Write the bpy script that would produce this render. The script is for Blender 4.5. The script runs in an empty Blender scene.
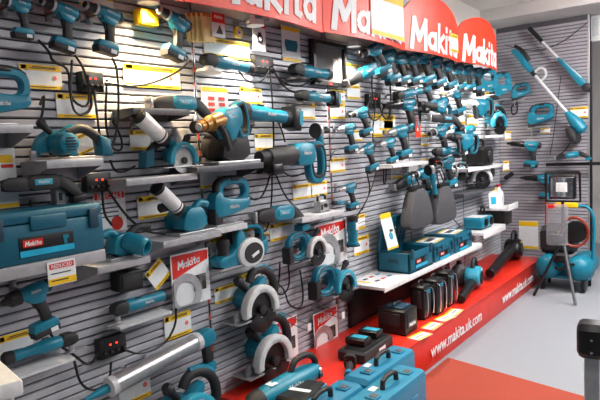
import bpy, bmesh, math, random
from mathutils import Matrix, Vector
random.seed(7)
SC = bpy.context.scene
COL = SC.collection
PI = math.pi

# ------------------------------------------------------------------ camera
F = 575.0
CAM = Vector((0, -2.27, 1.6))
def cam_rot():
    vx, vy, lean = 735.0, 127.0, .048
    X = Vector((vx-300, 200-vy, -F)).normalized()
    D = F*F/((200-vy)-(vx-300)*lean)
    Z = -Vector((lean*D, -D, -F)).normalized()
    Z = (Z-X*Z.dot(X)).normalized()
    Y = Z.cross(X)
    return Matrix((X, Y, Z))
RC = cam_rot()
cd = bpy.data.cameras.new('camera'); cam = bpy.data.objects.new('camera', cd); COL.objects.link(cam)
cd.sensor_width = 36; cd.lens = F/600*36; cd.clip_start = .05
cam.matrix_world = Matrix.Translation(CAM) @ RC.to_4x4()
SC.camera = cam

# ------------------------------------------------------------------ world, lights, exposure
w = bpy.data.worlds.new('World'); SC.world = w; w.use_nodes = True
w.node_tree.nodes['Background'].inputs[0].default_value = (.80, .86, 1.0, 1)
w.node_tree.nodes['Background'].inputs[1].default_value = .06
vs = SC.view_settings
vs.view_transform = 'Standard'; vs.look = 'None'; vs.gamma = 1; vs.use_curve_mapping = False
vs.exposure = 0.35
def area(name, loc, size, energy, color, rot=(0, 0, 0), spread=PI):
    l = bpy.data.lights.new(name, 'AREA'); l.shape = 'RECTANGLE'; l.size, l.size_y = size
    l.energy = energy; l.color = color; l.spread = spread
    o = bpy.data.objects.new(name, l); o.location = loc; o.rotation_euler = rot; COL.objects.link(o); return o
TROFFERS = [(1.0, -2.3), (3.4, -2.3), (5.4, -2.0), (3.4, -3.9), (6.1, -3.8), (-1.2, -2.6)]
TROFF_W = [5, 36, 50, 18, 48, 3]
for (x, y), tw in zip(TROFFERS, TROFF_W):
    area('ceiling_light_lamp', (x, y, 2.985), (.55, 1.15), tw, (1, .985, .97))
DOWN = [1.76, 2.50, 3.55, 4.45, 5.4, 6.3]
def downlamp(x, e):
    l = bpy.data.lights.new('downlight_lamp', 'SPOT'); l.energy = e; l.color = (1, .74, .42) if x < 2 else (1, .92, .78); l.spot_size = math.radians(125); l.spot_blend = .8
    l.shadow_soft_size = .035
    o = bpy.data.objects.new('downlight_lamp', l); o.location = (x, -.125, 2.285); o.rotation_euler = (0, 0, 0); COL.objects.link(o)
for x in DOWN: downlamp(x, 120 if x < 2 else 70)

# ------------------------------------------------------------------ pixel helpers (ray from the camera to a real plane)
def ray(px, py): return RC @ Vector((px-300, 200-py, -F))
def PY(px, py, y):
    d = ray(px, py); return CAM+d*((y-CAM.y)/d.y)
def PZ(px, py, z):
    d = ray(px, py); return CAM+d*((z-CAM.z)/d.z)
def PX(px, py, x):
    d = ray(px, py); return CAM+d*((x-CAM.x)/d.x)

# ------------------------------------------------------------------ materials
MATS = {}
def srgb(c):
    return tuple(((v/255)/12.92 if v/255 <= .04045 else ((v/255+.055)/1.055)**2.4) for v in c)
def mat(name, rgb, rough=.45, metal=0, var=.10, scale=30, bump=.0, emit=0, alpha=1, trans=0, spec=.5):
    m = bpy.data.materials.new(name); m.use_nodes = True; nt = m.node_tree; b = nt.nodes['Principled BSDF']
    c = srgb(rgb)
    b.inputs['Roughness'].default_value = rough; b.inputs['Metallic'].default_value = metal
    b.inputs['Specular IOR Level'].default_value = spec
    if var > 0:
        tc = nt.nodes.new('ShaderNodeTexCoord'); n = nt.nodes.new('ShaderNodeTexNoise'); n.inputs['Scale'].default_value = scale; n.inputs['Detail'].default_value = 3
        r = nt.nodes.new('ShaderNodeValToRGB'); r.color_ramp.elements[0].position = .3; r.color_ramp.elements[1].position = .7
        r.color_ramp.elements[0].color = tuple(v*(1-var) for v in c)+(1,); r.color_ramp.elements[1].color = tuple(min(1, v*(1+var)) for v in c)+(1,)
        nt.links.new(tc.outputs['Object'], n.inputs['Vector']); nt.links.new(n.outputs['Fac'], r.inputs['Fac']); nt.links.new(r.outputs['Color'], b.inputs['Base Color'])
        if bump:
            bp = nt.nodes.new('ShaderNodeBump'); bp.inputs['Strength'].default_value = bump; bp.inputs['Distance'].default_value = .01
            nt.links.new(n.outputs['Fac'], bp.inputs['Height']); nt.links.new(bp.outputs['Normal'], b.inputs['Normal'])
    else: b.inputs['Base Color'].default_value = c+(1,)
    if emit:
        b.inputs['Emission Color'].default_value = c+(1,); b.inputs['Emission Strength'].default_value = emit
    if alpha < 1: b.inputs['Alpha'].default_value = alpha
    if trans: b.inputs['Transmission Weight'].default_value = trans
    MATS[name] = m; return m
mat('teal', (18, 122, 148), .38); mat('teal_light', (52, 158, 186), .35); mat('teal_case', (6, 92, 116), .45, var=.06); mat('teal_hard', (40, 130, 164), .42, var=.06)
mat('rubber', (36, 35, 38), .6); mat('black', (13, 13, 15), .4); mat('grey_plastic', (92, 92, 96), .5)
mat('silver', (190, 190, 192), .32, .75); mat('chrome', (225, 225, 228), .15, 1); mat('steel', (150, 150, 155), .35, .8)
mat('guard_white', (215, 216, 216), .35); mat('white', (232, 232, 232), .5); mat('cream', (232, 208, 150), .7); mat('orange_edge', (215, 120, 50), .7)
mat('paper', (236, 238, 240), .55, var=.04); mat('yellow', (246, 198, 10), .5, var=.05); mat('ink', (60, 55, 50), .6); mat('ink_red', (215, 50, 40), .5)
mat('red', (246, 58, 22), .42, var=.05, scale=6); mat('red_base', (214, 40, 22), .4, var=.06, scale=8); mat('red_pack', (214, 40, 30), .4)
mat('slat', (184, 184, 192), .42, .12, var=.05, scale=14); mat('slat_back', (82, 80, 86), .7); mat('slat_end', (168, 163, 170), .45, .1, var=.05)
mat('shelf', (176, 176, 180), .4, .2); mat('shelf_white', (228, 228, 230), .4); mat('shelf_dark', (88, 88, 94), .45, .2)
mat('wall_paint', (206, 200, 196), .8, var=.03, scale=3); mat('ceiling', (226, 222, 218), .85, var=.03, scale=2); mat('beam', (196, 192, 190), .8, var=.03)
mat('carpet_grey', (146, 149, 156), .95, var=.07, scale=160, bump=.25); mat('carpet_red', (158, 66, 48), .95, var=.10, scale=160, bump=.25)
mat('amber', (150, 105, 40), .35, .4); mat('led', (255, 40, 20), .4, var=0, emit=4); mat('lamp_glow', (255, 236, 200), .5, var=0, emit=6); mat('tube_glow', (255, 252, 245), .5, var=0, emit=3)
mat('clear', (235, 240, 242), .15, var=0, alpha=.10, spec=.3); mat('grey_screen', (104, 104, 106), .8); mat('mesh_grey', (72, 72, 76), .7, var=.25, scale=260)
mat('cyan', (30, 175, 215), .4); mat('hose_red', (150, 50, 30), .45); mat('navy', (20, 60, 80), .5); mat('grey_light', (205, 205, 208), .45)
mat('bag_film', (170, 170, 176), .3, var=0, alpha=.38); mat('post_grey', (168, 170, 174), .4, .2); mat('stamp', (232, 120, 112), .5); mat('orange_dash', (226, 84, 40), .5)

# ------------------------------------------------------------------ mesh builder
class MB:
    def __init__(s): s.v = []; s.f = []; s.M = Matrix.Identity(4)
    def add(s, vs, fs):
        n = len(s.v); s.v += [tuple(s.M @ Vector(p)) for p in vs]; s.f += [tuple(i+n for i in f) for f in fs]; return s
    def at(s, loc=(0, 0, 0), rot=(0, 0, 0)):
        from mathutils import Euler
        s.M = Matrix.Translation(loc) @ Euler(rot).to_matrix().to_4x4(); return s
    def prof(s, pts, y0, y1, bev=0, smooth=0):
        pts = [tuple(p) for p in pts]
        if sum(a[0]*b[1]-b[0]*a[1] for a, b in zip(pts, pts[1:]+pts[:1])) < 0: pts = pts[::-1]
        for _ in range(smooth):
            q = []
            for a, b in zip(pts, pts[1:]+pts[:1]):
                q += [(a[0]*.75+b[0]*.25, a[1]*.75+b[1]*.25), (a[0]*.25+b[0]*.75, a[1]*.25+b[1]*.75)]
            pts = q
        n = len(pts)
        def inset(b):
            o = []
            for i in range(n):
                p, c, q = pts[i-1], pts[i], pts[(i+1) % n]
                e1 = Vector((c[0]-p[0], c[1]-p[1])); e2 = Vector((q[0]-c[0], q[1]-c[1]))
                if e1.length < 1e-7 or e2.length < 1e-7: o.append(c); continue
                e1.normalize(); e2.normalize()
                nn = Vector((-e1.y-e2.y, e1.x+e2.x)); l = nn.length
                nn = nn/l if l > 1e-5 else Vector((-e1.y, e1.x))
                k = b/max(.55, nn.dot(Vector((-e1.y, e1.x)))); o.append((c[0]+nn.x*k, c[1]+nn.y*k))
            return o
        rings = []
        if bev > 0:
            rings = [(y0, inset(bev)), (y0+bev*.35, inset(bev*.3)), (y0+bev, pts), (y1-bev, pts), (y1-bev*.35, inset(bev*.3)), (y1, inset(bev))]
        else: rings = [(y0, pts), (y1, pts)]
        vs = [(p[0], y, p[1]) for y, r in rings for p in r]; fs = []
        for k in range(len(rings)-1):
            for i in range(n): j = (i+1) % n; fs.append((k*n+i, k*n+j, (k+1)*n+j, (k+1)*n+i))
        fs.append(tuple(range(n))); fs.append(tuple((len(rings)-1)*n+i for i in reversed(range(n))))
        return s.add(vs, fs)
    def ring(s, outer, inner, y0, y1, b=.004):
        n = len(outer); vs = []; fs = []
        def mix(a, c, t): return (a[0]+(c[0]-a[0])*t, a[1]+(c[1]-a[1])*t)
        w = [max(.001, math.dist(a, c)) for a, c in zip(outer, inner)]
        o2 = [mix(a, c, b/x) for a, c, x in zip(outer, inner, w)]; i2 = [mix(c, a, b/x) for a, c, x in zip(outer, inner, w)]
        loops = [(y0, o2), (y0+b, outer), (y1-b, outer), (y1, o2), (y1, i2), (y1-b, inner), (y0+b, inner), (y0, i2)]
        for y, r in loops: vs += [(p[0], y, p[1]) for p in r]
        m = len(loops)
        for k in range(m):
            k2 = (k+1) % m
            for i in range(n): j = (i+1) % n; fs.append((k*n+i, k*n+j, k2*n+j, k2*n+i))
        return s.add(vs, fs)
    def box(s, c, d, bev=None):
        x, y, z = c; a, b, h = d[0]/2, d[1]/2, d[2]/2
        if bev is None: bev = min(d)*.15
        k = min(bev, a*.9, h*.9)
        pts = [(x-a+k, z-h), (x+a-k, z-h), (x+a, z-h+k), (x+a, z+h-k), (x+a-k, z+h), (x-a+k, z+h), (x-a, z+h-k), (x-a, z-h+k)] if k > 0 else [(x-a, z-h), (x+a, z-h), (x+a, z+h), (x-a, z+h)]
        return s.prof(pts, y-b, y+b, min(k, b*.9))
    def lathe(s, pr, o=(0, 0, 0), ax=(1, 0, 0), seg=16):
        ax = Vector(ax).normalized(); u = ax.orthogonal().normalized(); v = ax.cross(u); o = Vector(o); vs = []; fs = []
        for t, r in pr:
            for i in range(seg):
                a = 2*PI*i/seg; vs.append(tuple(o+ax*t+(u*math.cos(a)+v*math.sin(a))*max(r, 1e-4)))
        for k in range(len(pr)-1):
            for i in range(seg): j = (i+1) % seg; fs.append((k*seg+i, k*seg+j, (k+1)*seg+j, (k+1)*seg+i))
        fs.append(tuple(range(seg))); fs.append(tuple((len(pr)-1)*seg+i for i in range(seg)))
        return s.add(vs, fs)
    def tube(s, pts, r, seg=8, sm=2, flat=1):
        pts = [Vector(p) for p in pts]
        for _ in range(sm):
            q = [pts[0]]
            for a, b in zip(pts, pts[1:]): q += [a*.75+b*.25, a*.25+b*.75]
            pts = q+[pts[-1]]
        vs = []; fs = []; n = len(pts); t0 = (pts[1]-pts[0]).normalized(); u = t0.orthogonal().normalized()
        for k in range(n):
            t = (pts[min(k+1, n-1)]-pts[max(k-1, 0)]); t = t.normalized() if t.length > 1e-9 else t0
            u = (u-t*u.dot(t)); u = u.normalized() if u.length > 1e-6 else t.orthogonal().normalized(); v = t.cross(u); rr = r[min(len(r)-1, int(k*len(r)/n))] if isinstance(r, (list, tuple)) else r
            for i in range(seg): a = 2*PI*i/seg; vs.append(tuple(pts[k]+(u*math.cos(a)+v*math.sin(a))*rr))
        for k in range(n-1):
            for i in range(seg): j = (i+1) % seg; fs.append((k*seg+i, k*seg+j, (k+1)*seg+j, (k+1)*seg+i))
        fs.append(tuple(range(seg))); fs.append(tuple((n-1)*seg+i for i in range(seg)))
        return s.add(vs, fs)
    def mesh(s, name, m, smooth=True):
        me = bpy.data.meshes.new(name); me.from_pydata(s.v, [], s.f); 
        bm = bmesh.new(); bm.from_mesh(me); bmesh.ops.recalc_face_normals(bm, faces=bm.faces); bm.to_mesh(me); bm.free()
        me.materials.append(MATS[m])
        if smooth:
            me.polygons.foreach_set('use_smooth', [True]*len(me.polygons)); me.set_sharp_from_angle(angle=math.radians(38))
        return me
    def build(s, name, m, parent=None, smooth=True):
        o = bpy.data.objects.new(name, s.mesh(name, m, smooth)); COL.objects.link(o)
        if parent: o.parent = parent
        return o
def tag(o, label=None, cat=None, group=None, kind=None):
    if label: o['label'] = label
    if cat: o['category'] = cat
    if group: o['group'] = group
    if kind: o['kind'] = kind
    return o
def empty(name, loc=(0, 0, 0)):
    o = bpy.data.objects.new(name, None); o.empty_display_size = .05; o.location = loc; COL.objects.link(o); return o
def copy_tree(o, parent=None):
    c = o.copy(); COL.objects.link(c); c.parent = parent
    for ch in list(o.children):
        if not ch.get('own'): copy_tree(ch, c)
    return c
def struct(o): o['kind'] = 'structure'; return o

# lettering: flat raised letters in the XZ plane that face -Y
TXT = {}
def stroke_word(word, sw=.20, shear=.10, depth=.02):
    G = {'M': (.92, [[(.02, 0), (.10, 1), (.44, .30), (.80, 1), (.86, 0)]]), 'a': (.62, [[(.30+.24*math.cos(2*PI*i/12), .33+.25*math.sin(2*PI*i/12)) for i in range(13)], [(.54, .62), (.54, .03)]]),
         'k': (.60, [[(.08, 1), (.08, 0)], [(.52, .62), (.12, .33), (.55, .02)]]), 'i': (.26, [[(.10, .62), (.10, .02)], [(.10, .86), (.10, .96)]]), 't': (.42, [[(.18, .92), (.18, .10), (.36, .05)], [(.02, .62), (.40, .62)]])}
    V = []; Fc = []; x = 0
    for ch in word:
        wd, st = G[ch]; k = sw*(1.15 if ch == 'M' else .92)/2
        for line in st:
            for (a, b) in zip(line, line[1:]):
                d = Vector((b[0]-a[0], b[1]-a[1])).normalized(); e = d*k*.75; n = Vector((-d.y, d.x))*k; n0 = len(V)
                for y in (-depth, depth):
                    for p, s1, s2 in ((a, -1, -1), (b, 1, -1), (b, 1, 1), (a, -1, 1)):
                        X = x+p[0]+e.x*s1+n.x*s2; Z = p[1]+e.y*s1+n.y*s2; V.append((X+shear*Z, y, Z))
                Fc += [tuple(n0+i for i in f) for f in ((0, 1, 2, 3), (7, 6, 5, 4), (0, 4, 5, 1), (1, 5, 6, 2), (2, 6, 7, 3), (3, 7, 4, 0))]
        x += wd+.10
    me = bpy.data.meshes.new('lettering'); me.from_pydata(V, [], Fc); bm = bmesh.new(); bm.from_mesh(me); bmesh.ops.recalc_face_normals(bm, faces=bm.faces); bm.to_mesh(me); bm.free(); return me
def text_mesh(s, m, bold=.018, shear=.12, depth=.02):
    k = (s, m, bold, shear)
    if k in TXT: return TXT[k]
    if s.lower() == 'makita': me = stroke_word('Makita')
    else:
        cu = bpy.data.curves.new('lettering', 'FONT'); cu.body = s; cu.size = 1; cu.offset = bold; cu.shear = shear; cu.resolution_u = 2; cu.extrude = depth; cu.align_x = 'CENTER'; cu.align_y = 'CENTER'
        o = bpy.data.objects.new('lettering', cu); COL.objects.link(o); dg = bpy.context.evaluated_depsgraph_get(); me = bpy.data.meshes.new_from_object(o.evaluated_get(dg))
        bpy.data.objects.remove(o); bpy.data.curves.remove(cu)
        me.transform(Matrix.Rotation(PI/2, 4, 'X'))
    me.materials.clear(); me.materials.append(MATS[m])
    xs = [v.co.x for v in me.vertices]; zs = [v.co.z for v in me.vertices]
    me.transform(Matrix.Translation((-(min(xs)+max(xs))/2, 0, -(min(zs)+max(zs))/2)))
    TXT[k] = (me, max(xs)-min(xs), max(zs)-min(zs)); return TXT[k]
def letters(s, m, parent, loc, width, rot=(0, 0, 0), height=None, name='lettering', bold=.018, shear=.12):
    me, wd, ht = text_mesh(s, m, bold, shear)
    o = bpy.data.objects.new(name, me); COL.objects.link(o); k = width/wd; kz = height/ht if height else k
    o.scale = (k, .05 if k > .05 else .02, kz); o.location = loc; o.rotation_euler = rot
    if parent: o.parent = parent
    return o

# ================================================================== THE ROOM
SF = -.018                                    # front plane of the slats
PITCH = .0381
def slat_mesh(L, name='slat', m='slat'):
    h = PITCH-.0075
    b = MB(); pr = [(0, 0), (-.013, 0), (SF, .004), (SF, h-.004), (-.013, h), (0, h)]
    vs = [(x, p[0], p[1]) for x in (0, L) for p in pr]; n = len(pr)
    b.add(vs, [(i, (i+1) % n, n+(i+1) % n, n+i) for i in range(n)]+[tuple(range(n)), tuple(range(n, 2*n))])
    return b.mesh(name, m, False)
wl = struct(MB().box((2.6, .06, 1.51), (9.0, .10, 3.02), 0).build('wall_left', 'wall_paint', None, False))
Z0, NS = .02, 61
PAN = [.889, 2.112, 3.342, 4.565, 5.788, 6.985]
for k in range(5):
    x0, x1 = PAN[k]+.012, PAN[k+1]-.012
    bk = MB().box(((x0+x1)/2, .004, Z0+NS*PITCH/2), (x1-x0, .010, NS*PITCH), 0).build('slat_panel', 'slat_back', wl, False)
    if k < 3:
        me = slat_mesh(x1-x0)
        for i in range(6, NS):
            o = bpy.data.objects.new('slat', me); COL.objects.link(o); o.parent = bk; o.location = (x0, 0, Z0+i*PITCH)
    else:
        me0 = slat_mesh(x1-x0); b = MB()
        for i in range(NS):
            b.add([(v.co.x+x0, v.co.y, v.co.z+Z0+i*PITCH) for v in me0.vertices], [tuple(p.vertices) for p in me0.polygons])
        o = b.build('slat_rows', 'slat', bk, False); o['kind'] = 'stuff'
for k in range(1, 5):                          # aluminium joint posts with slots and orange dashes
    x = PAN[k]
    p = MB().box((x, -.006, 1.2), (.022, .022, 2.36), .002).build('joint_post', 'silver', wl)
    MB().box((x, -.0175, 1.2), (.007, .003, 2.34), 0).build('slot', 'black', p)
    if k < 3:
        for i in range(26):
            MB().box((x, -.0185, .10+i*.088), (.008, .003, .034), 0).build('slot_dash', 'orange_dash', p, False)
# end wall, a free-standing slat partition
XE = 7.0
we = struct(MB().box((XE+.04, -.47, 1.45), (.06, 1.06, 2.9), 0).build('wall_end', 'slat_back', None, False))
b = MB(); h = PITCH-.0075
for i in range(int(2.85/PITCH)):
    z = .02+i*PITCH
    b.box((XE+.004, -.475, z+h/2), (.018, 1.0, h), .003)
o = b.build('slat_rows', 'slat_end', we, False); o['kind'] = 'stuff'
MB().box((XE+.02, -.985, 1.45), (.05, .022, 2.88), .003).build('edge_strip', 'silver', we)
MB().box((XE+.03, -1.005, 1.3), (.05, .02, 2.6), .003).build('edge_post', 'black', we)
# floor, ceiling, far wall
fl = struct(MB().box((4.1, -2.7, -.03), (10.5, 6.2, .06), 0).build('floor', 'carpet_grey', None, False))
rm = MB(); rm.M = Matrix.Rotation(PI/2, 4, 'X'); rm.prof([(2.2, .60), (3.92, .60), (3.72, 1.55), (3.60, 2.8), (2.2, 2.8)], .0, .004); rm.build('red_mat', 'carpet_red', fl, False)
struct(MB().box((4.2, -2.7, 3.05), (10.3, 6.2, .06), 0).build('ceiling', 'ceiling', None, False))
struct(MB().box((6.78, -2.6, 2.955), (.62, 6.0, .129), .004).build('trim_1', 'beam', None, False))
struct(MB().box((9.3, -2.7, 1.51), (.1, 6.2, 3.02), 0).build('wall_far', 'wall_paint', None, False))
for (x, y) in TROFFERS:
    t = tag(empty('ceiling_light', (x, y, 3.02)), 'recessed fluorescent ceiling light panel overhead', 'light', 'fluorescent ceiling panels')
    MB().ring([(-.31, -.61), (.31, -.61), (.31, .61), (-.31, .61)], [(-.285, -.585), (.285, -.585), (.285, .585), (-.285, .585)], -.02, 0, .004).at().build('frame', 'white', t).rotation_euler = (PI/2, 0, 0)
    MB().box((0, 0, -.006), (.57, 1.17, .008), 0).build('diffuser', 'tube_glow', t, False)

# ------------------------------------------------------------------ red plinth
BZ, BY = .262, -.578
pl = tag(empty('display_plinth', (4.0, BY/2, 0)), 'long low red display plinth running along the foot of the slat wall', 'plinth')
def LO(o, x, y, z): return (x-o.location.x, y-o.location.y, z-o.location.z)
MB().box(LO(pl, 4.37, (BY-.02)/2, BZ/2-.01), (4.46, -BY-.03, BZ-.02), .004).build('body', 'red_base', pl)
MB().box(LO(pl, 4.37, (BY-.02)/2-.004, BZ-.009), (4.48, -BY-.016, .018), .004).build('top_board', 'red_base', pl)
for i in range(3):
    x0 = [2.75, 4.35, 5.72][i]
    letters('www.makita.uk.com', 'paper', pl, LO(pl, x0+[0, -.18, .02][i], BY-.0075, .125), 1.02, height=.095, bold=.008, shear=0)
    if i == 1: pass
# ------------------------------------------------------------------ red pelmet
pe = tag(empty('pelmet', (4.0, -.3, 2.27)), 'red illuminated header sign running along the top of the slat wall with white lettering', 'sign')
PBR = [.67, 1.80, 2.89, 3.95, 5.0, 6.03]
for k in range(5):
    x0, x1 = PBR[k]+.004, PBR[k+1]-.004; n = 12; vs = []; fs = []
    for lay in (0, .012):
        for i in range(n+1):
            t = i/n; x = x0+(x1-x0)*t; y = -.31-.05*math.sin(PI*t)+lay
            zt = 2.585+.145*math.sin(PI*t)**.6
            vs += [LO(pe, x, y, 2.268+.006*k), LO(pe, x, y, zt)]
    N = 2*(n+1)
    for i in range(n):
        a = 2*i; fs += [(a, a+2, a+3, a+1), (N+a+2, N+a, N+a+1, N+a+3), (a+1, a+3, N+a+3, N+a+1), (a, N+a, N+a+2, a+2)]
    fs += [(0, 1, N+1, N), (N-2, N-2+N, N-1+N, N-1)]
    p = MB().add(vs, fs).build('sign_panel', 'red', pe)
    me, wd, ht = text_mesh('Makita', 'paper', .012, .12)
    mm = me.copy(); kx = .93/wd; kz = .255/ht
    for v in mm.vertices:                       # bend the letters round the bowed panel
        X = (x0+x1)/2+v.co.x*kx; t = (X-x0)/(x1-x0); yy = -.31-.05*math.sin(PI*t)-.003+v.co.y*.1
        v.co = Vector(LO(pe, X, yy, 2.425+v.co.z*kz))
    o = bpy.data.objects.new('lettering', mm); COL.objects.link(o); o.parent = p
MB().box(LO(pe, 3.4, -.155, 2.41), (5.5, .28, .03), .003).build('soffit', 'shelf_dark', pe)
for x in DOWN:
    d = MB().lathe([(0, .05), (.03, .05), (.03, .04), (.005, .036)], LO(pe, x, -.12, 2.29), (0, 0, 1), 16).build('downlight', 'white', pe)
    MB().lathe([(0, .03), (.008, .034)], LO(pe, x, -.12, 2.299), (0, 0, 1), 12).build('bulb', 'lamp_glow', d)


# ================================================================== TOOL BUILDERS (nose towards -x, z up, -y towards the viewer)
LIB = {}
def D_loop(cx, cz, w, h, th, n=20, pw=3.0):
    o = []; i = []
    for k in range(n):
        a = 2*PI*k/n; c, s = math.cos(a), math.sin(a)
        e = (abs(c)**pw+abs(s)**pw)**(-1/pw)
        o.append((cx+w/2*c*e, cz+h/2*s*e)); i.append((cx+(w/2-th)*c*e, cz+(h/2-th)*s*e))
    return o, i
def logo(root, x, z, y, wd, rot=0, flip=1, s='makita'):
    letters(s, 'grey_light', root, (x, y*flip, z), wd*.74, (0, rot, 0 if flip > 0 else PI), name='logo', bold=.01)
def drill(kind='drill', dark=False):
    r = empty('cordless_drill'); b = MB().lathe([(-.05, .024), (-.045, .030), (0, .033), (.05, .034), (.07, .031), (.075, .02)], seg=16)
    b.prof([(-.035, -.01), (.06, -.01), (.055, -.055), (.02, -.06), (-.02, -.045)], -.026, .026, .008, 1); b.build('body', 'teal', r)
    MB().lathe([(.074, .030), (.088, .029), (.096, .022), (.098, .01)], seg=16).build('rear_cap', 'rubber', r)
    if kind == 'drill':
        c = MB().lathe([(-.048, .026), (-.07, .026), (-.072, .023), (-.105, .023), (-.122, .014), (-.125, .006)], seg=14).build('chuck', 'rubber', r)
        MB().lathe([(-.048, .028), (-.062, .028)], seg=14).build('clutch_ring', 'grey_light', r); MB().lathe([(-.104, .0235), (-.116, .018)], seg=14).build('chuck_nose', 'silver', r)
    elif kind == 'impact':
        MB().lathe([(-.048, .029), (-.075, .026), (-.092, .016), (-.108, .012), (-.11, .006)], seg=14).build('hammer_case', 'silver', r)
    elif kind == 'wrench':
        MB().lathe([(-.048, .034), (-.09, .032), (-.105, .018), (-.125, .012), (-.127, .01)], seg=14).build('hammer_case', 'rubber', r)
    elif kind == 'long':
        MB().lathe([(-.048, .028), (-.09, .030), (-.10, .026), (-.17, .024), (-.19, .014), (-.215, .012), (-.217, .004)], seg=14).build('chuck', 'black', r)
    MB().prof([(.0, -.045), (.052, -.045), (.060, -.09), (.066, -.15), (.02, -.155), (.016, -.10), (.008, -.075)], -.017, .017, .008, 1).build('grip', 'rubber', r)
    MB().prof([(-.008, -.05), (.012, -.05), (.016, -.085), (.004, -.08)], -.008, .008, .003).build('trigger', 'black', r)
    MB().prof([(-.030, -.146), (.07, -.141), (.085, -.162), (.08, -.180), (-.04, -.180)], -.032, .032, .006).build('battery_mount', 'teal', r)
    bt = MB().prof([(-.042, -.177), (.084, -.177), (.080, -.205), (-.036, -.208)], -.033, .033, .008).build('battery', 'rubber', r)
    MB().box((.05, -.0335, -.190), (.034, .002, .020), 0).build('battery_label', 'paper' if not dark else 'teal_light', bt)
    logo(r, .012, .004, -.0345, .06)
    return r, (.015, 0), (.025, -.195)
def grinder(kind='grinder'):
    r = empty('angle_grinder')
    MB().lathe([(-.055, .024), (-.03, .027), (.02, .028), (.03, .024), (.09, .020), (.12, .023), (.14, .022)], seg=16).build('body', 'teal', r)
    t = MB().lathe([(.139, .024), (.165, .026), (.175, .020), (.178, .010)], seg=14).build('tail_cap', 'rubber', r)
    h = MB().prof([(-.125, .014), (-.10, .028), (-.05, .026), (-.05, -.026), (-.10, -.026), (-.125, -.016)], -.025, .025, .010, 1).build('gear_head', 'silver' if kind == 'upright' else 'rubber', r)
    if kind == 'upright': MB().tube([(-.09, 0, .03), (-.09, 0, .11)], .016, 10, 0).build('side_handle', 'rubber', h)
    if kind == 'slim':
        MB().lathe([(0, .012), (.03, .012), (.032, .006)], (-.10, 0, -.028), (0, 0, -1), 10).build('spindle', 'silver', h)
        MB().prof([(-.16, -.056), (-.08, -.056), (-.08, -.050), (-.16, -.050)], -.02, .02, .001).build('blade', 'silver', h)
    elif kind == 'polisher':
        MB().lathe([(0, .018), (.014, .026), (.016, .050), (.026, .052), (.028, .034)], (-.09, 0, -.025), (0, 0, -1), 20).build('pad', 'guard_white', h)
    else:
        MB().lathe([(0, .016), (.010, .018), (.011, .048), (.022, .050), (.024, .042)], (-.09, 0, -.025), (0, 0, -1), 20).build('guard', 'rubber', h)
        MB().lathe([(.020, .045), (.026, .045)], (-.09, 0, -.025), (0, 0, -1), 20).build('disc', 'black', h)
        if kind == 'battery':
            MB().prof([(.160, .04), (.205, .034), (.205, -.045), (.165, -.036)], -.034, .034, .008).build('battery', 'black', r)
            MB().box((.198, -.034, 0), (.02, .003, .05), 0).build('battery_label', 'teal_light', r)
    MB().box((.0, -.012, .027), (.03, .010, .005), .002).build('switch', 'black', r)
    logo(r, .045, .0, -.0265, .06)
    return r, (-.12, 0), (.175, 0)
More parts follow.
